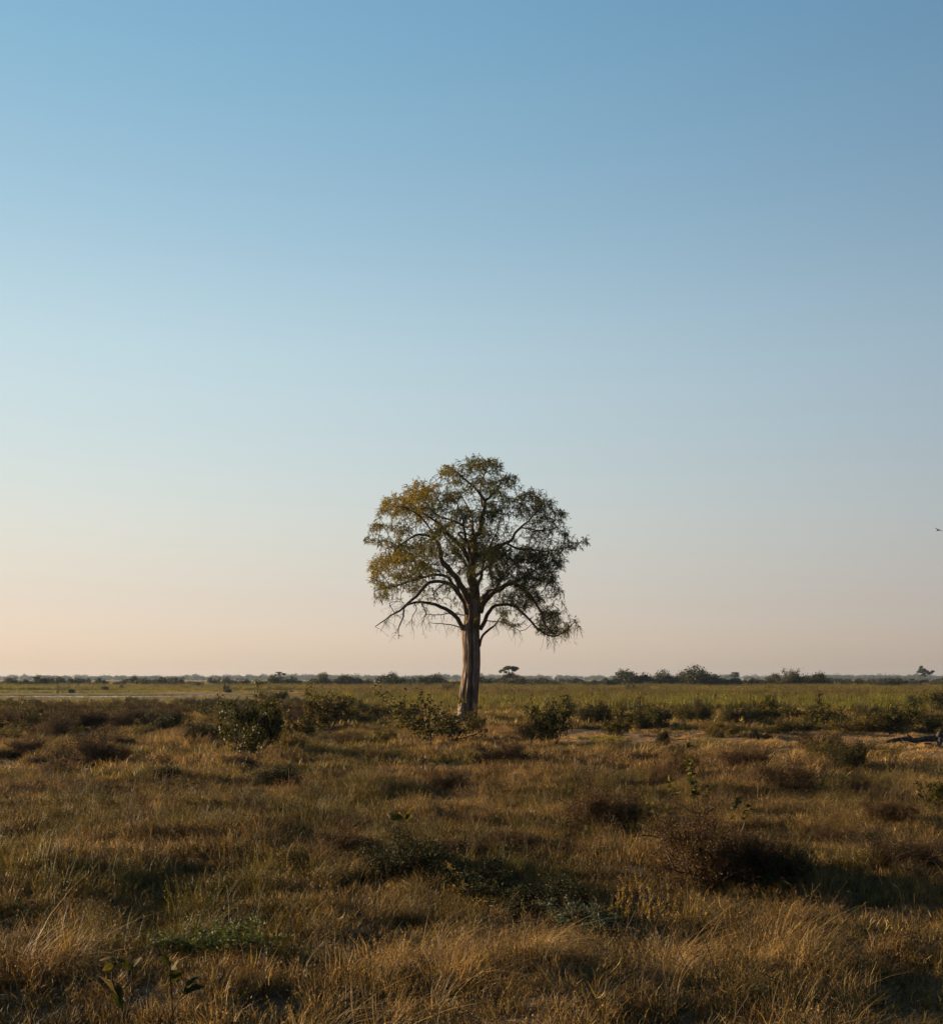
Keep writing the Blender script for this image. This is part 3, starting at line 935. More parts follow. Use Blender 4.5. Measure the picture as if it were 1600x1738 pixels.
# near: 0-3 short dry, 4-5 leafy green, 6-7 tall arching straw, 8 fine seed heads, 9 weeds; mid: 10-13; marsh reeds: 14-16; far sward: 17-18
add_proto(0, blades(56, .24, .13, .0060, 1.0, 1, wind=.1), M_GRASS)
add_proto(1, blades(50, .30, .12, .0050, 1.15, 2, wind=.15, heads=.3), M_GRASS)
add_proto(2, blades(64, .17, .16, .0062, 1.3, 3, wind=.05), M_GRASS)
add_proto(3, blades(40, .36, .09, .0045, .85, 4, wind=.2, heads=.5), M_GRASS)
add_proto(4, blades(44, .22, .11, .0085, .9, 5), M_GRASS)
add_proto(5, blades(36, .28, .10, .0080, 1.1, 6), M_GRASS)
add_proto(6, blades(46, .62, .10, .0042, 1.25, 7, seg=5, wind=.75, heads=.25), M_GRASS)
add_proto(7, blades(34, .52, .09, .0042, 1.4, 8, seg=5, wind=.85), M_GRASS)
add_proto(8, blades(26, .48, .10, .0035, .6, 9, seg=4, heads=.9), M_GRASS)
add_proto(9, weed(.28, 10, nst=18, nlf=14, leaf=.014, wid=.007), M_GRASS)
add_proto(10, blades(64, .28, .20, .012, 1.1, 11, wind=.1), M_GRASS)
add_proto(11, blades(56, .36, .18, .011, 1.1, 12, wind=.15, heads=.3), M_GRASS)
add_proto(12, blades(64, .20, .26, .013, 1.2, 13, wind=.05), M_GRASS)
add_proto(13, blades(44, .55, .20, .010, 1.1, 14, seg=4, wind=.6, heads=.3), M_GRASS)
add_proto(14, blades(70, 1.15, .55, .030, .45, 15, wind=.15), M_REED)
add_proto(15, blades(60, 1.35, .50, .028, .5, 16, wind=.2, heads=.3), M_REED)
add_proto(16, blades(80, .80, .60, .032, .6, 17, wind=.15), M_REED)
add_proto(17, blades(60, .30, .80, .05, .7, 18, seg=2), M_REED)
add_proto(18, blades(60, .42, .80, .05, .7, 19, seg=2), M_REED)
add_proto(19, blades(60, .55, .14, .0042, 2.2, 40, seg=6, wind=1.1), M_GRASS)
gw = np.random.default_rng(41); mbw = MB()
for _ in range(7):
    d_ = unit(np.array([gw.normal() * .5 + .15, gw.normal() * .5, 1.0])); L_ = gw.uniform(.25, .55)
    P_ = np.array([gw.normal() * .04, gw.normal() * .04, -.02]) + d_ * np.linspace(0, L_, 5)[:, None] + np.cumsum(gw.normal(size=(5, 3)) * .015, 0)
    tube(mbw, P_, np.linspace(.0035, .0018, 5), 4, cap=False, a=.05)
    for _ in range(3):
        q_ = P_[gw.integers(2, 5)]; e_ = q_ + unit(d_ + gw.normal(size=3) * .7) * gw.uniform(.06, .16)
        tube(mbw, np.array([q_, (q_ + e_) / 2 + gw.normal(size=3) * .006, e_]), .0016, 3, cap=False, a=.05)
        leaves(mbw, np.repeat(e_[None], 4, 0) + gw.normal(size=(4, 3)) * .012, gw.normal(size=(4, 3)), gw.normal(size=(4, 3)), .012, .007, .2)
add_proto(20, mbw, M_GRASS)
# Collection Info sorts its children by name, so tuft_00.. keep their numbers


def scatter(name, xy, idx, scale, tint, label, cat, mat, lean=.18):
    n_ = len(xy)
    z = terrain(xy[:, 0], xy[:, 1])
    g = np.random.default_rng(n_)
    me = bpy.data.meshes.new(name)
    me.vertices.add(n_)
    me.vertices.foreach_set('co', np.stack([xy[:, 0], xy[:, 1], z], -1).astype(np.float32).ravel())

    def at(nm, typ, data, key):
        a = me.attributes.new(nm, typ, 'POINT')
        a.data.foreach_set(key, np.ascontiguousarray(data).ravel())
    rot = np.stack([g.normal(size=n_) * lean, g.normal(size=n_) * lean, np.where((idx == 6) | (idx == 7) | (idx == 13), g.normal(size=n_) * .6, g.uniform(-3.14, 3.14, n_))], -1).astype(np.float32)
    at('rot', 'FLOAT_VECTOR', rot, 'vector')
    at('scl', 'FLOAT', scale.astype(np.float32), 'value')
    at('idx', 'INT', idx.astype(np.int32), 'value')
    at('tint', 'FLOAT_VECTOR', tint.astype(np.float32), 'vector')
    me.update()
    o = obj(name, me)
    ng = bpy.data.node_groups.new(name, 'GeometryNodeTree')
    ng.interface.new_socket('Geometry', in_out='INPUT', socket_type='NodeSocketGeometry')
    ng.interface.new_socket('Geometry', in_out='OUTPUT', socket_type='NodeSocketGeometry')
    gi = ng.nodes.new('NodeGroupInput'); go = ng.nodes.new('NodeGroupOutput')
    ci = ng.nodes.new('GeometryNodeCollectionInfo')
    ci.inputs['Collection'].default_value = protos
    ci.inputs['Separate Children'].default_value = True
    ip = ng.nodes.new('GeometryNodeInstanceOnPoints')
    ip.inputs['Pick Instance'].default_value = True

    def named(nm, typ):
        x = ng.nodes.new('GeometryNodeInputNamedAttribute')
        x.data_type = typ
        x.inputs['Name'].default_value = nm
        return next(s_ for s_ in x.outputs if s_.enabled and s_.name == 'Attribute')
    er = ng.nodes.new('FunctionNodeEulerToRotation')
    ng.links.new(named('rot', 'FLOAT_VECTOR'), er.inputs[0])
    ng.links.new(gi.outputs[0], ip.inputs['Points'])
    ng.links.new(ci.outputs[0], ip.inputs['Instance'])
    ng.links.new(named('idx', 'INT'), ip.inputs['Instance Index'])
    ng.links.new(er.outputs[0], ip.inputs['Rotation'])
    ng.links.new(named('scl', 'FLOAT'), ip.inputs['Scale'])
    ng.links.new(ip.outputs[0], go.inputs[0])
    md = o.modifiers.new('tufts', 'NODES')
    md.node_group = ng
    tag(o, label, cat, kind='stuff')
    return o


def fan(n_, d0, d1, g, half=.42, extra=3.0):
    """random points of the plain between two distances, a little wider than the view"""
    d = np.sqrt(g.random(n_) * (d1 * d1 - d0 * d0) + d0 * d0)
    x = (g.random(n_) * 2 - 1) * (d * half + extra)
    return np.stack([x, d], -1)


def dirt_mask(x, y):
    """1 on the bare pinkish strip right of the tree"""
    px = 800 + x / y * F; py = HZ + F * CH / y
    e = fbm(x / 4 + 3, y / 4, 2) * 14 - 7
    m_ = sstep(820, 960, px) * sstep(1239, 1244, py + e * .5) * (1 - sstep(1258, 1275, py + e))
    m2 = sstep(1440, 1500, px) * sstep(1241, 1246, py) * (1 - sstep(1282, 1292, py + e))
    m3 = np.exp(-((px - 800) / 60) ** 2 - ((py - 1248) / 7) ** 2)
    return np.maximum(np.maximum(m_, m2), m3 * .7)


def weight(g, n_, w):
    return g.random(n_) < w


gg = np.random.default_rng(31)
# near grass 7-30 m
xy = fan(34000, 6.5, 30, gg)
x, y = xy[:, 0], xy[:, 1]
clump = fbm(x / .55, y / .55, 2)
big = fbm(x / 3.2 + 4, y / 3.2, 2)
green = fbm(x / 2.4 + 30, y / 2.4 + 11, 2)
keep = gg.random(len(x)) < sstep(.30, .52, clump) * .78 + .22
xy = xy[keep]; x, y, clump, big, green = x[keep], y[keep], clump[keep], big[keep], green[keep]
n_ = len(x)
idx = gg.choice([0, 1, 2, 3], n_)
u_ = gg.random(n_)
idx = np.where((green > .56) & (u_ < .55), gg.choice([4, 5], n_), idx)
ppx = 800 + x / y * F; ppy = HZ + F * CH / y
stand = np.zeros(n_); hollow = np.zeros(n_)
for cx_, cy_, rx_, ry_ in ((850, 1660, 130, 34), (1150, 1668, 110, 30), (590, 1490, 70, 24), (480, 1350, 40, 12), (1330, 1640, 60, 20), (110, 1680, 70, 24), (1500, 1660, 60, 24), (1300, 1560, 50, 16), (640, 1640, 70, 16), (1560, 1360, 40, 18)):
    stand = np.maximum(stand, np.exp(-((ppx - cx_) / rx_) ** 2 - ((ppy - cy_) / ry_) ** 2))
for cx_, cy_, rx_, ry_ in ((850, 1552, 170, 46), (1330, 1480, 110, 36), (690, 1600, 150, 26), (1000, 1575, 80, 26), (1440, 1540, 110, 26), (330, 1660, 60, 26), (60, 1600, 70, 30)):
    hollow = np.maximum(hollow, np.exp(-((ppx - cx_) / rx_) ** 2 - ((ppy - cy_) / ry_) ** 2))
idx = np.where((stand > .35) & (u_ > .45), gg.choice([6, 7], n_), idx)
idx = np.where((stand <= .35) & (u_ > .90) & (big > .55), gg.choice([6, 7], n_), idx)
idx = np.where(u_ < .05, 8, idx)
idx = np.where((u_ > .30) & (u_ < .42), 9, idx)
u2 = gg.random(n_)
idx = np.where((u2 < .05) & (stand > .2), 19, idx)
idx = np.where(u2 > .965, 20, idx)
sc_ = gg.uniform(.6, 1.25, n_) * (.50 + .95 * sstep(.34, .64, clump)) * np.where((idx == 6) | (idx == 7), .72, .80) * (1 - .45 * hollow)
rust = np.clip(.20 + 1.7 * (fbm(x / 1.9 + 8, y / 1.9 + 21, 2) - .5) + gg.normal(size=n_) * .15, 0, 1)
tint = np.stack([np.clip(sstep(.36, .62, green) * .80 * (1 - stand) + .5 * hollow + .35 * (idx == 9) + gg.normal(size=n_) * .18, 0, 1), gg.uniform(.45, 1.25, n_) * (1 + .25 * stand), rust * (1 - .6 * stand)], -1)
scatter('near_grass', xy, idx, sc_, tint, 'knee-high golden brown grass covering the near plain', 'grass', M_GRASS)

# low dead mat between the tussocks
xy = fan(42000, 6.5, 32, gg)
n_ = len(xy)
tint = np.stack([np.clip(gg.normal(.25, .2, n_), 0, 1), gg.uniform(.35, .85, n_), np.clip(gg.normal(.55, .25, n_), 0, 1)], -1)
scatter('grass_litter', xy, np.full(n_, 2), gg.uniform(.6, 1.15, n_), tint, 'low brown dead grass matted between the near tussocks', 'grass', M_GRASS, lean=.5)

# mid grass 28-64 m
xy = fan(30000, 28, 66, gg)
x, y = xy[:, 0], xy[:, 1]
dm = dirt_mask(x, y)
clump = fbm(x / 1.1, y / 1.1, 2); big = fbm(x / 6 + 4, y / 6, 2); green = fbm(x / 5 + 30, y / 5 + 11, 2)
keep = gg.random(len(x)) < (sstep(.30, .5, clump) * .85 + .15) * (1 - .25 * dm)
xy = xy[keep]; x, y, clump, big, green, dm = x[keep], y[keep], clump[keep], big[keep], green[keep], dm[keep]
n_ = len(x)
idx = gg.choice([10, 11, 12], n_)
idx = np.where((big > .60) & (gg.random(n_) < .18), 13, idx)
idx = np.where(dm > .4, 12, idx)
sc_ = gg.uniform(.6, 1.2, n_) * (.35 + 1.1 * sstep(.34, .62, clump)) * (1 - .5 * dm)
rust = np.clip(.17 + 1.7 * (fbm(x / 4 + 8, y / 4 + 21, 2) - .5) + gg.normal(size=n_) * .12 + .25 * dm, 0, 1)
tint = np.stack([np.clip(sstep(.40, .66, green) * .65 * (1 - dm) + gg.normal(size=n_) * .10, 0, 1), gg.uniform(.45, 1.25, n_) * (1 + .35 * dm), rust], -1)
scatter('mid_grass', xy, idx, sc_, tint, 'golden brown grass between the near mounds and the lone tree', 'grass', M_GRASS)

# fresh green grass patches by the bare strip and beyond
pts_ = []
for px, py, rx, ry, nn in [(1028, 1257, 30, 5, 110), (1203, 1263, 22, 6, 100), (1475, 1292, 26, 9, 60), (648, 1262, 14, 5, 36), (690, 1250, 24, 5, 50), (1290, 1241, 26, 5, 60), (1140, 1240, 36, 4, 60), (900, 1215, 50, 7, 120), (1440, 1240, 30, 4, 50)]:
    a = gg.normal(size=(nn, 2)) * .5
    qx = px + a[:, 0] * rx; qy = py + a[:, 1] * ry
    d = F * CH / (qy - HZ)
    pts_.append(np.stack([(qx - 800) / F * d, d], -1))
xy = np.concatenate(pts_)
n_ = len(xy)
tint = np.stack([np.full(n_, 1.1), gg.uniform(.9, 1.5, n_), np.zeros(n_)], -1)
scatter('fresh_grass', xy, gg.choice([10, 12], n_), gg.uniform(.55, 1.0, n_), tint, 'bright green fresh grass in small patches near the bare strip', 'grass', M_GRASS)

# sward under the shrub belt 60-120 m
xy = fan(16000, 60, 118, gg)
x, y = xy[:, 0], xy[:, 1]
green = fbm(x / 9 + 30, y / 9 + 11, 2)
n_ = len(x)
tint = np.stack([np.clip(.35 + 1.2 * (green - .5) + gg.normal(size=n_) * .12, 0, 1), gg.uniform(.7, 1.1, n_), np.clip(.4 + gg.normal(size=n_) * .2, 0, 1)], -1)
scatter('belt_grass', xy, gg.choice([10, 11, 13, 17], n_, p=[.3, .3, .2, .2]), gg.uniform(.9, 1.5, n_), tint, 'olive and brown grass among the shrubs around the lone tree', 'grass', M_GRASS)

# marsh reeds 95-300 m: tall on the right and behind the pond, short before the pond
xy = fan(52000, 92, 300, gg, .40, 4)
x, y = xy[:, 0], xy[:, 1]
px = 800 + x / y * F
h_ = terrain(x, y)
leftness = 1 - sstep(420, 640, px)
before = leftness * (1 - sstep(205, 225, y))
wet = h_ < -.05
sand = leftness * sstep(195, 203, y) * (1 - sstep(222, 232, y)) * sstep(230, 300, px)
keep = ((~wet) | ((fbm(x / 5, y / 2.5, 2) > .53) & (gg.random(len(x)) < .8))) & (gg.random(len(x)) > .2 * sand)
xy = xy[keep]; x, y, px, before, sand = x[keep], y[keep], px[keep], before[keep], sand[keep]
n_ = len(x)
band = fbm(x / 26 + 5, y / 10 + 2, 3)
idx = np.where(gg.random(n_) < .5, 14, 15)
idx = np.where(gg.random(n_) < .25, 16, idx)
idx = np.where((before > .5) | (sand > .5), gg.choice([17, 18], n_), idx)
sc_ = gg.uniform(.7, 1.1, n_) * (.8 + .35 * sstep(.4, .65, fbm(x / 14, y / 14, 2)))
sc_ = np.where(before > .5, sc_ * np.where(y > 125, .35, .7), sc_)
sc_ = np.where((leftness[keep] > .5) & (y >= 203) & (y < 245), sc_ * .45, sc_)
rows = sstep(120, 165, y) * (1 - sstep(190, 235, y)) * sstep(.42, .6, band)     # brown seeding reeds in the middle of the marsh
grn = np.clip(.78 - .95 * rows * (1 - leftness[keep]) + 1.0 * (band - .5) + gg.normal(size=n_) * .12 - .8 * sand, 0, 1)
tint = np.stack([grn, gg.uniform(.5, 1.3, n_) * (.62 + .85 * fbm(x / 18 + 8, y / 12, 3)) * (1 + .2 * sand), np.clip(.35 + .5 * rows + gg.normal(size=n_) * .15 - .3 * sand, 0, 1)], -1)
scatter('marsh_reeds', xy, idx, sc_, tint, 'yellow green marsh reeds stretching behind the shrub belt', 'reeds', M_REED)

# sward beyond the marsh 290-900 m
xy = fan(16000, 290, 800, gg, .40, 4)
n_ = len(xy)
tint = np.stack([np.clip(.5 + gg.normal(size=n_) * .2, 0, 1), gg.uniform(.7, 1.0, n_), np.clip(.3 + gg.normal(size=n_) * .2, 0, 1)], -1)
scatter('far_grass', xy, gg.choice([16, 18], n_), gg.uniform(1.2, 2.2, n_), tint, 'dull green grass among the far bushes under the skyline', 'grass', M_REED)

# ------------------------------------------------------------------ shrubs
def grow(seed, nst=9, spread=.55, h=1.0, br=3, levels=2, droop=0.0, up=.9):
    """stems of a bush about h tall: list of (points, radii) and the leafy twig points with directions"""
    g = np.random.default_rng(seed)
    out = []; tips = []

    def stem(p, d, L, r, lev):
        k = 5
        P = [p]
        dd = d
        for _ in range(k):
            dd = unit(dd + g.normal(size=3) * .22 + np.array([0, 0, .10 - droop]))
            P.append(P[-1] + dd * L / k)
        P = np.array(P)
        out.append((P, np.linspace(r, r * .5, k + 1), lev))
        if lev < levels:
            for _ in range(br + (g.random() < .5)):
                t = g.uniform(.3, 1.0)
                q = np.array([np.interp(t * k, np.arange(k + 1), P[:, m_]) for m_ in range(3)])
                stem(q, unit(dd * .6 + g.normal(size=3) * .6 + np.array([0, 0, .15])), L * g.uniform(.35, .6), r * .55, lev + 1)
        if lev >= 1:
            for t in g.uniform(.25, 1.0, 4):
                q = np.array([np.interp(t * k, np.arange(k + 1), P[:, m_]) for m_ in range(3)])
                tips.append((q, dd))
    for i_ in range(nst):
        a = i_ * 2.4 + g.random()
        d = unit(np.array([math.cos(a) * spread, math.sin(a) * spread, up * g.uniform(.5, 1.1)]))
        stem(np.array([math.cos(a) * .06, math.sin(a) * .06, -.05]), d, h * g.uniform(.55, .95), .016 * h, 0)
    return out, tips


def bush_proto(name, seed, leafmat, nst=9, spread=.6, leaf=.07, wid=.045, per=4, levels=2, br=3, sides=4, droop=0.0, stemmat=None, scatter_=.05):
    g = np.random.default_rng(seed + 500)
    st, tips = grow(seed, nst, spread, 1.0, br, levels, droop)
    mbs = MB()
    for P, r, lev in st:
        tube(mbs, P, r, sides if lev < 2 else 3, cap=False)
    for _ in range(5):
        q, dq = tips[g.integers(len(tips))]
        dq = unit(dq * .6 + g.normal(size=3) * .35 + np.array([0, 0, .45])); Ls = g.uniform(.15, .38)
        Ps = q + dq * np.linspace(0, Ls, 4)[:, None] + np.cumsum(g.normal(size=(4, 3)) * .012, 0)
        tube(mbs, Ps, np.linspace(.006, .003, 4), 3, cap=False)
        if g.random() < .6: tips += [(p_, dq) for p_ in Ps[1:]]
    TP = np.array([t[0] for t in tips]); TDr = np.array([t[1] for t in tips])
    k = np.repeat(np.arange(len(TP)), per)
    pos = TP[k] + g.normal(size=(len(k), 3)) * scatter_
    pos[:, 2] = np.maximum(pos[:, 2], .02)
    mbf = MB()
    # leaves hang or stand mostly upright, catching the low sun at many angles
    leaves(mbf, pos, TDr[k] * .5 + g.normal(size=(len(k), 3)) * .8, g.normal(size=(len(k), 3)) + np.array([0, 0, .4]),
           leaf * g.uniform(.6, 1.3, len(k)), wid * g.uniform(.7, 1.2, len(k)), np.clip(g.normal(.45, .27, len(k)), 0, 1))
    zmax = np.percentile(pos[:, 2], 98)
    hw = np.percentile(np.abs(pos[:, 0]), 96)
    return dict(name=name, stems=mbs.build(name + '_stems', stemmat or M_TWIG), leaf=mbf.build(name + '_foliage', leafmat), h=float(zmax), w=float(hw))


BR = [bush_proto('broadleaf_shrub', 100 + k, M_SHRUB, nst=8 + k, spread=.55 + .12 * k, leaf=.062, wid=.040, per=6, scatter_=.045) for k in range(5)]
OL = [bush_proto('olive_shrub', 120 + k, M_OLIVE, nst=10, spread=.85, leaf=.050, wid=.026, per=8) for k in range(3)]
DK = [bush_proto('dark_shrub', 140 + k, M_DARK, nst=15, spread=1.0, leaf=.040, wid=.022, per=14, scatter_=.07) for k in range(3)]
RU = [bush_proto('dry_brown_bush', 160 + k, M_RUST, nst=24, spread=1.2, leaf=.026, wid=.012, per=9, br=5, scatter_=.05) for k in range(3)]
OP = [bush_proto('open_shrub', 180 + k, M_SHRUB, nst=7, spread=.7, leaf=.062, wid=.038, per=3) for k in range(2)]
FB = [bush_proto('far_bush', 200 + k, M_FAR, nst=12, spread=.9, leaf=.10, wid=.07, per=9, scatter_=.10) for k in range(4)]
FR = [bush_proto('far_brown_bush', 220 + k, M_FARBROWN, nst=12, spread=.9, leaf=.09, wid=.06, per=7, scatter_=.09) for k in range(2)]


def put_bush(kind, px, py, w, h, label, group=None, name=None, cat='shrub', rz=None, at_=None):
    """a bush whose foot is at a pixel of the plain, w x h pixels large there"""
    p = ground_at(px, py) if at_ is None else at_
    k = p[1] / F
    H = h * k / kind['h']; W = w * k / 2 / kind['w']
    o = empty(name or kind['name'], tuple(p), random.uniform(0, 6.28) if rz is None else rz, (W, W, H))
    obj('stems', kind['stems'], o); obj('foliage', kind['leaf'], o)
    tag(o, label, cat, group)
    return o


I_ = [
    (BR[0], 428, 1292, 112, 106, 'tallest dark broadleaf shrub rising from the grass left of the lone tree'),
    (DK[0], 345, 1266, 66, 36, 'low dark bush in dry grass just left of the tallest broadleaf shrub'),
    (DK[1], 280, 1246, 62, 34, 'round dark bush at the grass edge of the left thicket'),
    (RU[0], 165, 1306, 92, 62, 'dark twiggy bush standing alone in the grass at far left'),
    (BR[1], 932, 1268, 76, 76, 'dark leafy shrub with brown base right of the trunk on bare ground'),
    (RU[1], 905, 1264, 60, 36, 'brown grassy clump at the foot of the leafy shrub right of the trunk'),
    (RU[2], 858, 1304, 86, 44, 'low dark brown clump casting a shadow in front of the trunk'),
    (RU[0], 1152, 1330, 66, 56, 'rusty bush behind the tall leafy plant on the brown mound'),
    (RU[1], 1265, 1316, 76, 42, 'low brown bush between the rusty bush and the dark twiggy one'),
    (RU[2], 1335, 1346, 116, 60, 'wide dark twiggy bush with a long shadow in the right grass'),
    (DK[2], 1446, 1313, 84, 52, 'dark spiky bush below the bare strip near the fallen log'),
    (RU[0], 1195, 1486, 200, 128, 'broad rust brown bush on the mound under the tall leafy plant'),
    (RU[1], 1022, 1410, 124, 78, 'grey brown twiggy bush in the middle of the golden grass'),
    (OP[0], 735, 1266, 110, 86, 'open leafy shrub with bare stems just left of the trunk base'),
    (BR[2], 806, 1250, 42, 44, 'small glossy sprig growing against the foot of the trunk'),
    (BR[3], 552, 1244, 92, 62, 'dense dark shrub at the right end of the left thicket'),
    (DK[0], 468, 1348, 76, 44, 'dark bush below the tallest broadleaf shrub, ringed by pale grass blades'),
    (RU[1], 405, 1312, 60, 30, 'fallen looking brown bush at the foot of the tallest broadleaf shrub'),
    (DK[1], 1123, 1263, 24, 28, 'tiny dark plant on the bare strip'),
    (OP[1], 1000, 1315, 46, 28, 'small sparse leafy plant in grass right of the low brown clump'),
    (BR[0], 1588, 1392, 60, 66, 'leafy bush cut by the right edge below the fallen log'),
    (DK[2], 700, 1502, 170, 76, 'low dark green bush at the centre under a tall leafy stem'),
    (DK[0], 795, 1522, 150, 58, 'shaded dark clump right of the low dark green bush'),
    (DK[1], 885, 1554, 180, 58, 'wide shaded green-black clump in the central hollow before the golden herb'),
    (DK[2], 975, 1556, 110, 50, 'dark clump behind the bluish herb'),
    (RU[2], 1275, 1476, 120, 84, 'dark twiggy bush leaning on the right side of the rust brown mound'),
    (DK[1], 1310, 1480, 120, 60, 'blackish clump in the shadow right of the rust brown mound'),
    (OL[0], 1395, 1302, 70, 44, 'pale olive bush left of the dark spiky bush'),
    (OL[1], 1500, 1296, 66, 40, 'green tinged bush in the grass just below the fallen log'),
    (RU[2], 640, 1292, 50, 22, 'small brown tussock left of the open leafy shrub'),
    (RU[0], 90, 1262, 70, 44, 'brown bush at the front of the thicket by the left edge'),
    (RU[2], 1390, 1278, 60, 36, 'rusty low bush at the edge of the bare strip'),
    (RU[1], 1540, 1480, 120, 52, 'brown leafless thicket low in the right foreground'),
]
for kd, px, py, w, h, lb in I_:
    put_bush(kd, px, py, w, h, lb)

# thicket left of the tree
sg = random.Random(4)
G1 = 'shrubs of the thicket left of the tree'
for k in range(160):
    px = sg.uniform(-30, 610)
    d = 54 + 50 * sg.random() ** 1.2
    if px > 450 and d < 62: d += 12
    py = HZ + F * CH / d
    if d < 60 and 180 < px < 330: continue
    kd = sg.choice([BR, BR, OL, OL, DK, OP, RU, RU]); kd = sg.choice(kd)
    hm = sg.uniform(.75, 1.15) if d < 78 else sg.uniform(.65, .9)
    zone = next(t for lim_, t in ((60, 'cut off by the left edge of the thicket'), (140, 'in the thicket below the forked dead stump'), (220, 'in the thicket below the left part of the pond'), (300, 'in the thicket above the round dark bush'), (370, 'in the thicket above the low dark bush'),
                                  (410, 'in the thicket below the bank stumps'), (500, 'behind the tallest broadleaf shrub'), (560, 'behind the dense dark shrub'), (999, 'between the dense dark shrub and the open shrub')) if px < lim_)
    what = {'broadleaf_shrub': 'glossy dark green shrub', 'olive_shrub': 'olive yellow shrub', 'dark_shrub': 'compact blackish shrub', 'open_shrub': 'sparse open shrub', 'dry_brown_bush': 'brown twiggy shrub'}[kd['name']]
    row = 'front' if d < 66 else 'middle' if d < 82 else 'rear'
    p = ground_at(px, py)
    put_bush(kd, px, py, sg.uniform(1.3, 2.3) * F / d, hm * F / d, f'{what} {zone}, {row} row', G1, at_=p)

G4 = 'small bushes scattered in the grass before the left thicket'
for k, (px, py, w, h, kk, lb) in enumerate([
    (20, 1262, 60, 34, OL, 'olive bush by the left edge in front of the thicket'), (45, 1290, 56, 30, RU, 'brown bush low by the left edge'), (130, 1258, 54, 34, BR, 'leafy bush behind the lone twiggy bush at far left'),
    (205, 1272, 50, 26, RU, 'small brown bush right of the lone twiggy bush'), (110, 1300, 44, 26, OL, 'little olive bush left of the lone twiggy bush'), (236, 1252, 44, 26, OL, 'olive bush left of the round dark bush'),
    (312, 1258, 40, 24, RU, 'brown tuft between the round dark bush and the low dark bush'), (385, 1262, 50, 40, OL, 'olive bush behind the low dark bush'), (490, 1282, 56, 48, OL, 'yellow olive bush right of the tallest broadleaf shrub'),
    (515, 1262, 60, 40, BR, 'leafy bush between the tallest broadleaf shrub and the dense dark one'), (470, 1262, 50, 44, BR, 'leafy bush just behind the tallest broadleaf shrub'), (590, 1270, 46, 22, RU, 'brown tussock below the dense dark shrub'),
    (655, 1262, 36, 26, OL, 'greenish bush left of the open leafy shrub'), (300, 1352, 70, 30, RU, 'flat brown clump in open grass at left'), (190, 1362, 60, 22, RU, 'flat brown tussock below the lone twiggy bush'),
    (560, 1330, 56, 22, RU, 'brown tussock in open grass left of centre'), (1090, 1300, 50, 24, RU, 'brown tussock below the bare strip'), (1500, 1370, 70, 30, RU, 'brown tussock left of the right edge bush'), (1420, 1440, 90, 40, RU, 'dull brown clump above the shaded right hollow'), (960, 1306, 40, 18, OL, 'olive tuft right of the low brown clump')]):
    put_bush(kk[k % len(kk)], px, py, w, h, lb, G4)

G6 = 'small dark tussocks in the open grass'
for k in range(44):
    px = sg.uniform(10, 1590); py = 1275 + 190 * sg.random() ** 1.3
    if 1080 < px < 1330 and py > 1370: continue
    w = sg.uniform(26, 60) * (1 + (py - 1275) / 240); h = w * sg.uniform(.32, .55)
    zone = next(t for lim_, t in ((170, 'below the lone twiggy bush at far left'), (370, 'left of the tallest broadleaf shrub'), (560, 'below the tallest broadleaf shrub'), (760, 'in front of the open leafy shrub'), (960, 'below the low brown clump'), (1120, 'around the grey brown twiggy bush'),
                                  (1300, 'between the bare strip and the brown mound'), (1460, 'below the wide dark twiggy bush'), (1700, 'by the right edge below the fallen log')) if px < lim_)
    kd = sg.choice(RU + DK[:1] + OL[:1])
    what = {'dry_brown_bush': 'small brown tussock', 'dark_shrub': 'small blackish tussock', 'olive_shrub': 'small olive tussock'}[kd['name']]
    put_bush(kd, px, py, w, h, f'{what} in open grass {zone}', G6, name='tussock', cat='tussock')

# belt right of the tree
G2 = 'shrubs of the belt right of the tree'
belt = [(1008, 1236, 70, 40, DK), (1046, 1240, 62, 44, BR), (1085, 1243, 70, 42, OL), (1112, 1240, 60, 40, BR), (1162, 1236, 66, 52, BR), (1190, 1232, 50, 36, DK), (1212, 1248, 76, 34, OL),
        (1246, 1240, 60, 36, DK), (1268, 1232, 60, 44, BR), (1302, 1236, 64, 40, BR), (1322, 1246, 60, 30, OL), (1360, 1243, 70, 40, OL), (1392, 1244, 60, 54, BR), (1420, 1240, 60, 42, BR), (1455, 1247, 90, 36, OL),
        (1490, 1243, 80, 44, BR), (1522, 1244, 70, 40, BR), (1560, 1240, 60, 56, OL), (1592, 1245, 70, 46, BR), (960, 1226, 60, 30, BR), (1140, 1222, 80, 24, DK), (1345, 1222, 90, 26, BR), (1560, 1212, 50, 34, DK), (1610, 1214, 60, 36, BR),
        (640, 1226, 70, 30, BR), (690, 1222, 70, 32, DK), (850, 1226, 60, 22, OL), (1090, 1220, 60, 22, DK), (1480, 1222, 80, 24, DK), (600, 1218, 60, 30, BR), (1240, 1252, 50, 24, OL), (1290, 1250, 50, 20, OL)]
for q, (px, py, w, h, kk) in enumerate(belt):
    kd = kk[q % len(kk)]
    what = {'broadleaf_shrub': 'glossy dark leafy shrub', 'olive_shrub': 'yellow brown shrub', 'dark_shrub': 'compact blackish shrub'}[kd['name']]
    near = 'left of the trunk, behind the open shrub' if px < 790 else 'just right of the trunk' if px < 1000 else 'near the tiny dark plant on the bare strip' if px < 1180 else 'at the middle of the right belt' if px < 1340 else 'left of the fallen log' if px < 1500 else 'behind the fallen log'
    jt = (1.0, .72, 1.22, .85, .62, 1.1, .78)[q % 7]
    put_bush(kd, px, py + (0, 4, -5, 2, -3)[q % 5], w * (1, .8, 1.15)[q % 3], h * jt, f'{what} {near}', G2)

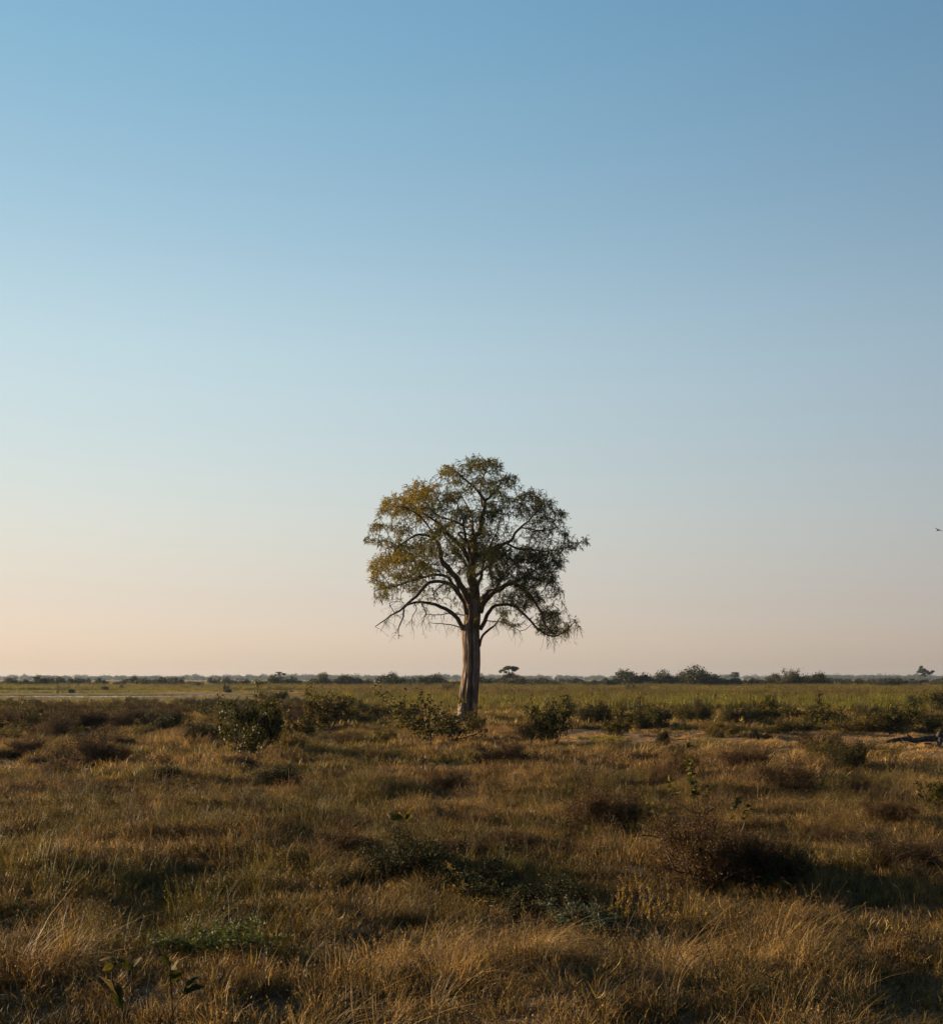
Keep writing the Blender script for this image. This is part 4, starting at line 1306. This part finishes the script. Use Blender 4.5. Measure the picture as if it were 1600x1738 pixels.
# bushes along the far edge of the marsh
G3 = 'bushes along the far marsh edge'
for k in range(172):
    px = -60 + k * 14.4 + sg.uniform(-9, 9) if k < 120 else sg.uniform(900, 1640)
    d = sg.uniform(285, 430)
    py = HZ + F * CH / d
    right = px > 900
    hm = sg.uniform(1.3, 2.7) if not right else sg.uniform(1.3, 2.3)
    kd = sg.choice(FB if sg.random() < .7 else FR)
    zone = next(t for lim_, t in ((92, 'left of the forked dead stump'), (235, 'above the left part of the pond'), (370, 'above the right part of the pond'), (455, 'behind the bank stumps'), (560, 'around the slender flat-topped tree'), (690, 'behind the pale grass mound'),
                                  (800, 'close left of the trunk'), (905, 'around the layered skyline tree'), (1060, 'between the layered tree and the skyline clump'), (1215, 'below the largest skyline bush'), (1300, 'below the dome-shaped tree'), (1400, 'around the upright brown bush'),
                                  (1515, 'left of the thin dead tree'), (9999, 'under the twin-crowned tree')) if px < lim_)
    zone += ', front row' if d < 345 else ', rear row'
    what = 'dark far bush' if kd['name'] == 'far_bush' else 'brownish far bush'
    put_bush(kd, px, py, sg.uniform(2.6, 5.0) * F / d, hm * F / d, f'{what} {zone}', G3)
for px, d, w, h, lb in [(1190, 300, 60, 31, 'largest dark bush on the skyline right of the lone tree'), (1130, 305, 40, 25, 'second dark skyline bush left of the largest one'), (1162, 310, 36, 26, 'dark skyline bush touching the largest one'),
                        (1343, 300, 30, 29, 'upright brown bush on the right skyline'), (1318, 306, 34, 23, 'brown bush left of the upright brown one'), (1380, 300, 44, 23, 'rounded dark bush right of the upright brown one'),
                        (1080, 310, 60, 26, 'dark bush at the left end of the right skyline clump'), (660, 320, 40, 22, 'rounded bush in the strip left of the trunk'), (735, 320, 40, 20, 'dark bush in the strip beside the trunk'), (545, 330, 34, 22, 'dark rounded bush above the tan bank'), (600, 330, 44, 18, 'low dark bush above the marsh left of the trunk')]:
    put_bush((FB + FR)[int(px) % 6], px, HZ + F * CH / d, w, h, lb)

G5 = 'small bushes scattered in the marsh reeds'
for k in range(16):
    d = sg.uniform(110, 230); px = sg.uniform(640, 1590) if k < 13 else sg.uniform(380, 600)
    near = 'left of the trunk' if px < 800 else 'right of the trunk' if px < 1100 else 'behind the middle of the right belt' if px < 1350 else 'near the right edge'
    put_bush(sg.choice(OL + DK), px, HZ + F * CH / d, sg.uniform(1.0, 2.2) * F / d, sg.uniform(.9, 1.5) * F / d, f'small bush half sunk in the marsh reeds {near}', G5)

# ------------------------------------------------------------------ far trees, snags, mounds
def clump_crown(mb, c, rx, ry, rz, n_, leaf, g, a0=.45):
    v = rdir(n_, g) * (g.random((n_, 1)) ** .4)
    pos = c + v * np.array([rx, ry, rz])
    leaves(mb, pos, g.normal(size=(n_, 3)), g.normal(size=(n_, 3)) + np.array([0, 0, .6]), leaf * g.uniform(.6, 1.3, n_), leaf * .6, np.clip(g.normal(a0, .25, n_), 0, 1))


def far_tree(px, d, label, crowns, trunk, name='far_tree', leaf=.26, mat=None):
    """crowns: (dx, z, rx, rz, count) and trunk polylines in metres about the foot"""
    g = np.random.default_rng(int(px))
    x_ = (px - 800) / F * d
    o = empty(name, (x_, d, float(terrain(x_, d))))
    mbw = MB()
    for P, r0, r1 in trunk:
        P, r = resample(np.array([(a, b * .3, c) for a, b, c in P]), np.linspace(r0, r1, len(P)), .4)
        tube(mbw, P + g.normal(size=P.shape) * .03, r, 5)
    obj('trunk', mbw.build('far_trunk', M_DEAD), o)
    mbf = MB()
    for dx, z, rx, rz, n_ in crowns:
        for _ in range(5):
            c = np.array([dx + g.normal() * rx * .45, g.normal() * rx * .45, z + g.normal() * rz * .4])
            clump_crown(mbf, c, rx * .5, rx * .5, rz * .55, n_ // 5, leaf, g)
    if crowns:
        obj('crown', mbf.build('far_crown', mat or M_FAR), o)
    tag(o, label, 'tree')
    return o


far_tree(864, 345, 'layered flat-topped tree on the skyline just right of the trunk',
         [(-.5, 5.2, 2.0, .65, 1800), (1.2, 4.9, 1.4, .6, 1000), (-1.7, 4.4, 1.0, .45, 500), (.4, 3.2, 2.1, .9, 1800), (.7, 1.9, 2.5, 1.2, 1800)],
         [([(0, 0, 0), (.1, 0, 1.8), (.2, 0, 3.0), (-.3, 0, 5)], .28, .1), ([(.2, 0, 2.8), (1.0, 0, 4.6)], .12, .06), ([(.1, 0, 2.6), (-1.4, 0, 4.4)], .12, .05)])
far_tree(475, 290, 'slender flat-topped tree beyond the tan bank left of the trunk',
         [(-.2, 3.6, .8, .28, 300), (.7, 3.3, .7, .28, 260), (-.5, 3.0, .8, .3, 220), (.3, 2.6, .8, .3, 180)],
         [([(0, 0, 0), (.05, 0, 1.2), (-.1, 0, 3.3)], .10, .04), ([(.02, 0, 1.4), (.6, 0, 3.1)], .06, .03)], leaf=.2)
far_tree(1568, 620, 'twin-crowned tree on the skyline near the right edge', [(-1.2, 6.9, 1.8, .9, 1100), (-2.6, 6.0, 1.4, .8, 700), (-.6, 5.4, 2.1, 1.0, 1100), (3.2, 5.7, 1.6, .8, 900), (2.2, 4.8, 1.5, .7, 600), (-.5, 4.2, 1.8, .8, 600)],
         [([(0, 0, 0), (0, 0, 3), (-1.2, 0, 6.6)], .3, .1), ([(0, 0, 3), (1.6, 0, 4.4), (3.2, 0, 5.6)], .2, .08)], leaf=.34)
far_tree(1246, 600, 'small dome-shaped tree peeking over the skyline right of the largest bush', [(0, 5.0, 2.2, .9, 700), (0, 3.8, 2.4, .8, 500)], [([(0, 0, 0), (0, 0, 4)], .3, .15)], leaf=.36)
far_tree(411, 255, 'small dark tree on the tan bank right of the pond', [(0, 2.2, .75, .45, 300), (.3, 1.7, .7, .4, 240)], [([(0, 0, 0), (.1, 0, .9), (0, 0, 2)], .12, .05)], leaf=.16)
far_tree(696, 235, 'little round-headed tree in the reeds left of the trunk', [(0, 1.55, .75, .4, 320), (-.2, 1.25, .6, .3, 160)], [([(.1, 0, 0), (.05, 0, .6), (0, 0, 1.3)], .09, .05)], leaf=.14)


def snag(px, py, label, lines, name='dead_stump', cat='stump'):
    d = F * CH / (py - HZ)
    x_ = (px - 800) / F * d
    o = empty(name, (x_, d, float(terrain(x_, d))))
    for q, (P, r0, r1) in enumerate(lines):
        mbw = MB()
        P, r = resample(np.array(P, float), np.linspace(r0, r1, len(P)), .12)
        g = np.random.default_rng(q + int(px))
        tube(mbw, P + g.normal(size=P.shape) * r0 * .15, r, 6)
        obj('stem' if q == 0 else 'branch', mbw.build('snag', M_DEAD, True), o)
    tag(o, label, cat)


snag(97, 1177.5, 'forked dead stump on the green bank behind the pond', [([(0, 0, 0), (-.05, 0, .7), (0, 0, 1.3), (-.2, .1, 1.9)], .10, .05), ([(.05, 0, .1), (.25, 0, .5), (.28, 0, 1.2)], .08, .04)])
snag(381, 1175.5, 'bare dark post-like stump at the left of the tan bank', [([(0, 0, -.05), (.05, 0, .7), (-.05, .02, 1.3), (.05, 0, 1.7)], .12, .06), ([(0, 0, .9), (.2, 0, 1.3)], .05, .03)])
snag(427, 1175, 'tiny bare twig stump right of the small dark bank tree', [([(0, 0, 0), (.05, 0, .4), (.3, 0, .8)], .05, .02), ([(.04, 0, .35), (-.25, 0, .7)], .04, .02)])
snag(1503, 1162, 'thin bare dead tree poking above the right skyline', [([(0, 0, 0), (.1, 0, 2.0), (-.2, 0, 3.6), (-.3, 0, 5.2)], .14, .04), ([(0, 0, 2.4), (.5, 0, 3.2)], .06, .03)], 'dead_tree', 'tree')
snag(1211, 1204, 'dark broken stump standing among the reeds right of the trunk', [([(0, 0, 0), (.03, 0, .5), (.0, 0, .95), (.08, 0, 1.2)], .12, .09), ([(.05, 0, .9), (.2, 0, 1.15)], .06, .04)])
snag(1425, 1300, 'thin bare stick standing left of the dark spiky bush', [([(0, 0, 0), (.03, 0, .5), (-.02, 0, .95)], .014, .006), ([(0, 0, .5), (.12, 0, .75)], .008, .004)], 'bare_stick', 'stick')
for px, py, w, h, lb in [(595, 1174.5, 13, 6, 'grey green mound-like bush in the pale grass left of the trunk'), (388, 1176, 9, 6, 'dark low bush beside the bare post-like stump'), (316, 1172.5, 14, 6, 'bluish low bush on the bank above the pond'),
                         (122, 1176.5, 9, 6, 'small dark bush right of the forked dead stump'), (178, 1174, 10, 8, 'bluish bush on the bank beyond the pond'), (206, 1173, 6, 9, 'small brown bush at the top of the pond bank'), (494, 1175.5, 6, 3, 'tiny dark clump on the tan bank'), (568, 1172, 6, 5, 'small dark bush in front of the strip left of the trunk')]:
    put_bush(FB[1], px, py, w, h, lb, at_=np.append(gp(px, py), float(terrain(*gp(px, py)))))

# distant wood along the horizon: one mass
tg = np.random.default_rng(77)
mbl = MB()
nt_ = 900
xs_ = tg.uniform(-1000, 1000, nt_); dd_ = tg.uniform(1750, 2300, nt_)
hump = fbm(xs_ / 130 + 3, np.zeros(nt_), 3)
for x_, d_, hp in zip(xs_, dd_, hump):
    H = 5.0 + 4.5 * hp + tg.normal() * .9
    if tg.random() < .05: H += 2.5
    W = tg.uniform(4, 8)
    clump_crown(mbl, np.array([x_, d_, H * .62]), W, W, H * .38, 120, 1.6, tg)
    clump_crown(mbl, np.array([x_, d_, H * .25]), W * 1.1, W, H * .3, 50, 2.0, tg)
wood = obj('treeline', mbl.build('treeline', M_LINE))
tag(wood, 'blue grey wood along the whole horizon, far behind the bushes', 'treeline', kind='stuff')

# ------------------------------------------------------------------ fallen log and clods on the bare strip
def P3(px, py, d):
    return np.array([(px - 800) / F * d, d, CH - (py - HZ) / F * d])


LD = 46.0
base = P3(1555, 1266, LD); base[2] = float(terrain(base[0], base[1]))
logo = empty('fallen_log', tuple(base))
tag(logo, 'dark weathered fallen log with stubs lying on the bare strip at right', 'log')
for nm, tr, r0, r1 in [('log_trunk', [(1504, 1259, 0), (1520, 1256, .1), (1538, 1254, .15), (1552, 1257, .2), (1572, 1254, .3), (1590, 1253, .35), (1612, 1251, .4)], .055, .14),
                       ('branch', [(1549, 1256, .18), (1543, 1251, .1), (1539, 1246, .0)], .07, .03), ('branch', [(1592, 1254, .3), (1594, 1248, .2), (1594, 1244, .15)], .10, .09),
                       ('branch', [(1596, 1254, .2), (1594, 1262, -.1), (1590, 1269, -.3)], .10, .05), ('branch', [(1528, 1256, .1), (1534, 1261, -.2), (1541, 1267, -.5)], .06, .03),
                       ('branch', [(1560, 1256, .2), (1556, 1262, -.2), (1548, 1266, -.5)], .05, .02), ('branch', [(1504, 1259, 0), (1494, 1262, -.1), (1484, 1257, -.1)], .025, .01)]:
    mbw = MB()
    P, r = resample(np.array([P3(a, b, LD + c) - base for a, b, c in tr]), np.linspace(r0, r1, len(tr)), .08)
    g = np.random.default_rng(len(nm) + int(tr[0][0]))
    tube(mbw, P + g.normal(size=P.shape) * r0 * .12, r * (1 + .25 * (vnoise(np.arange(len(P)) * .7, np.full(len(P), tr[0][0])) - .5)), 9)
    obj(nm, mbw.build(nm, M_DEAD, True), logo)


def clod(px, py, w, h, label):
    p = ground_at(px, py)
    k = p[1] / F
    g = np.random.default_rng(int(px * 3 + py))
    nu, nv = 16, 9
    V = []
    for a in range(nv):
        for b_ in range(nu):
            t = a / (nv - 1) * math.pi; f_ = b_ / nu * 2 * math.pi
            q = np.array([math.sin(t) * math.cos(f_), math.sin(t) * math.sin(f_), math.cos(t)])
            r = 1 + .5 * (float(fbm(q[0] * 1.7 + px, q[1] * 1.7 + q[2] * 1.3, 3)) - .5)
            V.append(q * r * np.array([w * k / 2, w * k / 2.4, h * k]))
    Q = []
    for a in range(nv - 1):
        for b_ in range(nu):
            Q.append((a * nu + b_, (a + 1) * nu + b_, (a + 1) * nu + (b_ + 1) % nu, a * nu + (b_ + 1) % nu))
    o = obj('earth_clod', mesh('earth_clod', V, None, Q, None, M_SOIL, True))
    o.location = tuple(p)
    tag(o, label, 'clod', 'clods of earth around the fallen log')


clod(1572, 1266, 24, 8, 'largest rounded clod of earth under the fallen log')
clod(1546, 1268, 12, 5, 'middle-sized clod below the log where its front branches rest')
clod(1532, 1263, 9, 4, 'pale small clod beside the thin end of the log')
clod(1516, 1262, 9, 3.5, 'flat clod at the thin tip of the fallen log')
clod(1562, 1241, 10, 5, 'pinkish clod on the bank behind the fallen log')
clod(1588, 1272, 13, 4, 'low clod nearest the viewer below the log')

# ------------------------------------------------------------------ broad-leaved plants and herbs close to the viewer
def leaf_mesh(name, seed, asp=.5, fold=.25, curl=.25):
    g = np.random.default_rng(seed)
    n_ = 8
    V = []; A_ = []
    for k in range(n_ + 1):
        t = k / n_
        w = asp * .5 * math.sin(math.pi * min(1, t * .92 + .04)) ** .75 * (1 + .16 * math.sin(t * 9 + seed) + .10 * math.sin(t * 23 + 2 * seed) * (k % 2))
        zc = -curl * t * t
        for s_ in (-1, -.5, 0, .5, 1):
            V.append((t, s_ * w, zc + fold * abs(s_) * w + .02 * math.sin(7 * t + 3 * s_ + seed)))
            A_.append(np.clip(.35 + .5 * t * abs(s_) + g.normal() * .12 + (.3 if t > .85 else 0), 0, 1))
    Q = []
    for k in range(n_):
        for s_ in range(4):
            Q.append((k * 5 + s_, k * 5 + s_ + 1, k * 5 + 6 + s_, k * 5 + 5 + s_))
    return mesh(name, V, None, Q, {'rnd': A_}, M_BIGLEAF, True)


LEAFM = [leaf_mesh('leaf', 1, .55), leaf_mesh('leaf', 2, .42, .35, .35), leaf_mesh('leaf', 3, .65, .15, .1)]


def leaf_plant(name, label, bpx, bpy_, d, stems, lv, cat='plant'):
    """stems: pixel polylines (px, py, depth offset); lv: leaves as pixel base -> tip at a depth offset"""
    b0 = P3(bpx, bpy_, d); b0[2] = float(terrain(b0[0], b0[1])) - .02
    o = empty(name, tuple(b0))
    for st in stems:
        pts3 = [P3(a, b, d + c) - b0 for a, b, c in st[0]]
        if len(st) > 2 or st[0][0][1] >= bpy_ - 2:
            pts3[0] = np.array([pts3[0][0], pts3[0][1], -.05])
        P, r = resample(np.array(pts3), np.linspace(st[1], st[1] * .45, len(pts3)), .03)
        mbw = MB(); tube(mbw, P, r, 6)
        obj('stem', mbw.build('stem', M_TWIG, True), o)
    g = np.random.default_rng(int(bpx))
    for q, (ax, ay, bx, by, dz) in enumerate(lv):
        a = P3(ax, ay, d + dz) - b0; b_ = P3(bx, by, d + dz + g.normal() * .04) - b0
        X_ = unit(b_ - a); L = float(np.linalg.norm(b_ - a))
        up = unit(g.normal(size=3) * .7 + np.array([-.3, -.5, .6]))
        Y_ = unit(np.cross(up, X_)); Z_ = np.cross(X_, Y_)
        lo = obj('leaf', LEAFM[q % 3], o)
        M4 = Matrix(((X_[0], Y_[0], Z_[0], a[0]), (X_[1], Y_[1], Z_[1], a[1]), (X_[2], Y_[2], Z_[2], a[2]), (0, 0, 0, 1)))
        lo.matrix_local = M4 @ Matrix.Diagonal((L, L, L, 1))
    tag(o, label, cat)
    return o


# bottom left, large half-withered leaves
leaf_plant('broadleaf_plant', 'withered plant with large grey and yellow leaves at the bottom left corner', 216, 1752, 8.75,
           [([(216, 1752, 0), (208, 1722, 0), (203, 1697, .02), (190, 1660, .05), (196, 1632, .08)], .008), ([(212, 1735, 0), (222, 1690, .06), (224, 1648, .1), (227, 1628, .1)], .005)],
           [(203, 1697, 176, 1648, .03), (196, 1632, 170, 1622, .08), (198, 1636, 174, 1646, .06), (197, 1633, 214, 1628, .1), (224, 1650, 231, 1624, .1), (222, 1645, 207, 1633, .12), (206, 1712, 195, 1672, .0)])
leaf_plant('broadleaf_plant', 'bare-stemmed plant with a few dark curled leaves beside the withered plant, bottom left', 294, 1750, 8.7,
           [([(294, 1750, 0), (292, 1705, 0), (289, 1660, .03), (288, 1632, .05)], .009), ([(293, 1722, 0), (303, 1700, -.03), (312, 1688, -.05)], .005), ([(262, 1745, .1), (250, 1690, .15), (258, 1640, .2), (264, 1616, .25)], .004, 1)],
           [(312, 1688, 343, 1668, -.05), (312, 1686, 334, 1646, -.04), (310, 1688, 303, 1672, -.05), (289, 1640, 275, 1621, .05), (289, 1638, 300, 1622, .05), (291, 1662, 299, 1628, .04), (290, 1668, 304, 1640, .06)])
# tall leafy plant on the brown mound
tl = np.random.default_rng(8)
lv = []
st_ = [([(1195, 1440, 0), (1188, 1395, 0), (1182, 1352, .05), (1172, 1312, .1), (1166, 1290, .1)], .012), ([(1188, 1400, 0), (1200, 1365, -.05), (1204, 1335, -.1)], .007),
       ([(1196, 1430, 0), (1160, 1392, .1), (1120, 1388, .2), (1098, 1362, .25)], .007), ([(1150, 1392, .1), (1144, 1350, .15), (1136, 1322, .2)], .005), ([(1200, 1440, 0), (1250, 1420, -.1), (1268, 1385, -.1), (1276, 1362, -.1)], .008),
       ([(1215, 1420, -.05), (1238, 1392, -.1), (1246, 1365, -.1), (1257, 1348, -.1)], .006)]
for st in st_:
    Pp = np.array(st[0], float)
    for k in range(int(75 if st is st_[0] else 20)):
        t = tl.uniform(.5, 1) * (len(Pp) - 1)
        q = [np.interp(t, np.arange(len(Pp)), Pp[:, m_]) for m_ in range(3)]
        a = tl.uniform(0, 6.28); L = tl.uniform(6, 11)
        lv.append((q[0], q[1], q[0] + L * math.cos(a), q[1] - abs(L * math.sin(a)) * .8 + 2, q[2] + tl.normal() * .06))
lv += [(1248, 1368, 1256, 1349, -.1), (1240, 1390, 1250, 1384, -.1), (1140, 1332, 1131, 1318, .2)]
leaf_plant('broadleaf_plant', 'tall dark-leaved plant standing on the rust brown mound at right', 1195, 1440, 17.6, st_, lv)
# leafy stem in the middle
lv = []
st_ = [([(708, 1490, 0), (706, 1452, 0), (698, 1420, .03), (688, 1398, .05), (684, 1388, .05)], .007), ([(707, 1470, 0), (722, 1452, -.05), (732, 1440, -.05)], .005)]
lv = [(684, 1390, 655, 1382, .05), (685, 1389, 674, 1380, .1), (686, 1391, 698, 1384, .0), (690, 1392, 697, 1366, .05), (704, 1432, 712, 1420, 0), (702, 1430, 694, 1424, .02), (706, 1452, 716, 1444, 0), (705, 1455, 693, 1452, .03), (706, 1462, 718, 1458, -.03), (720, 1454, 738, 1446, -.05), (706, 1468, 692, 1464, 0), (726, 1450, 736, 1436, -.05), (708, 1475, 720, 1476, -.04), (704, 1476, 688, 1478, .05)]
leaf_plant('broadleaf_plant', 'thin stem topped by bright green leaves above the central dark bush', 708, 1490, 15.7, st_, lv)
# right edge and mid sprigs
for px, py, d, lb in [(1572, 1385, 22.5, 'young leafy sprout beside the right edge bush'), (1150, 1312, 33, 'yellowish leafy sprig on the rusty bush')]:
    lv = []
    st = [([(px, py, 0), (px - 4, py - 24, 0), (px - 12, py - 48, .05)], .008), ([(px, py - 8, 0), (px + 12, py - 30, 0), (px + 16, py - 44, 0)], .006)]
    for s_ in st:
        Pp = np.array(s_[0], float)
        for k in range(9):
            t = tl.uniform(.3, 1) * 2
            q = [np.interp(t, np.arange(3), Pp[:, m_]) for m_ in range(3)]
            a = tl.uniform(.2, 2.9)
            lv.append((q[0], q[1], q[0] + 10 * math.cos(a), q[1] - 9 * math.sin(a), q[2]))
    leaf_plant('broadleaf_plant', lb, px, py, d, st, lv)

# small-leaved herbs
def herb_proto(name, seed, mat, nst, leaf, wid, nlf, spread=.35, head=.6):
    g = np.random.default_rng(seed)
    mbs = MB(); mbf = MB()
    for _ in range(nst):
        d = unit(np.array([g.normal() * spread, g.normal() * spread, 1.0]))
        L = g.uniform(.6, 1)
        P = np.array([g.normal() * .05, g.normal() * .05, -.04]) + d * np.linspace(0, L, 6)[:, None] + np.cumsum(g.normal(size=(6, 3)) * .03, 0)
        tube(mbs, P, np.linspace(.008, .003, 6), 4, cap=False)
        for _ in range(5):
            t = g.uniform(.4, 1)
            q = np.array([np.interp(t * 5, np.arange(6), P[:, k]) for k in range(3)])
            e = q + unit(d + g.normal(size=3) * .8) * g.uniform(.08, .22)
            tube(mbs, np.array([q, (q + e) / 2 + g.normal(size=3) * .01, e]), .003, 3, cap=False)
            tt = g.random(nlf)[:, None]
            leaves(mbf, q + (e - q) * tt + g.normal(size=(nlf, 3)) * .015, g.normal(size=(nlf, 3)) + d * .5, g.normal(size=(nlf, 3)), leaf * g.uniform(.6, 1.4, nlf), wid, g.random(nlf))
    return dict(name=name, stems=mbs.build(name + '_stems', M_TWIG), leaf=mbf.build(name + '_foliage', mat), h=.98, w=.45)


HG = [herb_proto('golden_herb', 300 + k, M_GOLD, 7, .045, .028, 14) for k in range(2)]
HN = [herb_proto('green_herb', 310 + k, M_GREENHERB, 26, .075, .020, 16, .6) for k in range(2)]
HB = herb_proto('bluish_herb', 320, M_BLUEHERB, 30, .09, .022, 16, .6)
for kd, px, py, w, h, lb in [
    (HG[0], 800, 1536, 86, 66, 'golden small-leaved herb in front of the shaded central hollow'),
    (HG[1], 1052, 1580, 46, 92, 'tall golden seed herb beside the bluish herb'),
    (HG[0], 1098, 1590, 44, 100, 'tallest golden seed herb right of the bluish herb'),
    (HG[1], 1142, 1592, 48, 84, 'bushy golden herb third from the bluish herb'),
    (HG[0], 1182, 1590, 30, 62, 'rightmost slim golden herb in front of the brown mound'),
    (HG[1], 1016, 1586, 30, 44, 'short golden herb growing before the bluish herb'),
    (HG[1], 470, 1650, 50, 66, 'pale dry herb at lower left right of the green herb'),
    (HN[0], 392, 1632, 110, 80, 'bright green feathery herb in the lower left grass'),
    (HN[1], 318, 1624, 90, 60, 'yellow green herb left of the bright feathery one'),
    (HB, 985, 1590, 100, 62, 'bluish green soft herb in the shaded hollow'),
    (HN[1], 60, 1560, 70, 44, 'small green herb near the left edge of the near grass'),
    (HN[0], 1325, 1520, 60, 40, 'dull green herb in the shadow right of the brown mound'),
]:
    put_bush(kd, px, py, w, h, lb, cat='herb')

# ------------------------------------------------------------------ bird
BD = 70.0
bp_ = P3(1592, 900, BD)
bird = empty('bird', tuple(bp_), R(35))
tag(bird, 'small dark bird flying in the sky at the right edge', 'bird')
mbb = MB()
P = np.array([(-.13, 0, .0), (-.09, 0, .0), (-.03, 0, -.005), (.04, 0, 0), (.09, 0, .012), (.115, 0, .02), (.14, 0, .018)])
tube(mbb, P, np.array([.006, .018, .032, .034, .020, .020, .006]), 10)
obj('body', mbb.build('body', M_BIRD, True), bird)
for sgn in (-1, 1):
    V = []
    for t in np.linspace(0, 1, 7):
        yy = sgn * t * .24; zz = .10 * t - .07 * t * t * t; ch_ = .09 * (1 - t) ** .6 + .012
        V += [(.05 - .05 * t * t, yy, zz + .006), (.05 - .05 * t * t - ch_, yy, zz), (.05 - .05 * t * t - ch_ * .4, yy, zz + .012 * (1 - t))]
    Q = []
    for k in range(6):
        Q += [(k * 3, k * 3 + 2, k * 3 + 5, k * 3 + 3), (k * 3 + 2, k * 3 + 1, k * 3 + 4, k * 3 + 5), (k * 3, k * 3 + 3, k * 3 + 4, k * 3 + 1)]
    obj('wing', mesh('wing', V, None, Q, None, M_BIRD, True), bird)
V = [(-.11, -.012, .004), (-.11, .012, .004), (-.20, .035, -.004), (-.19, 0, 0), (-.20, -.035, -.004), (-.11, -.012, -.004), (-.11, .012, -.004)]
obj('tail', mesh('tail', V, [(0, 3, 1), (5, 6, 3)], [(1, 3, 2, 6), (0, 5, 4, 3)], None, M_BIRD), bird)
bird.rotation_euler = (R(28), R(-14), R(35))
# ------------------------------------------------------------------ evening haze
hv = [(x_, y_, z_) for z_ in (-3, 17) for y_ in (-450, 2550) for x_ in (-2450, 2450)]
m, n, out = new_mat('haze')
vol = n.nodes.new('ShaderNodeVolumePrincipled')
vol.inputs['Color'].default_value = (.40, .52, .70, 1)
vol.inputs['Density'].default_value = 0.00010
vol.inputs['Anisotropy'].default_value = 0.2
n.links.new(vol.outputs[0], out.inputs['Volume'])
hz = obj('haze', mesh('haze', hv, None, [(0, 2, 3, 1), (4, 5, 7, 6), (0, 1, 5, 4), (2, 6, 7, 3), (0, 4, 6, 2), (1, 3, 7, 5)], None, m))
tag(hz, 'thin bluish evening haze over the whole plain', 'haze', kind='stuff')
print('script time', time.time() - T0)
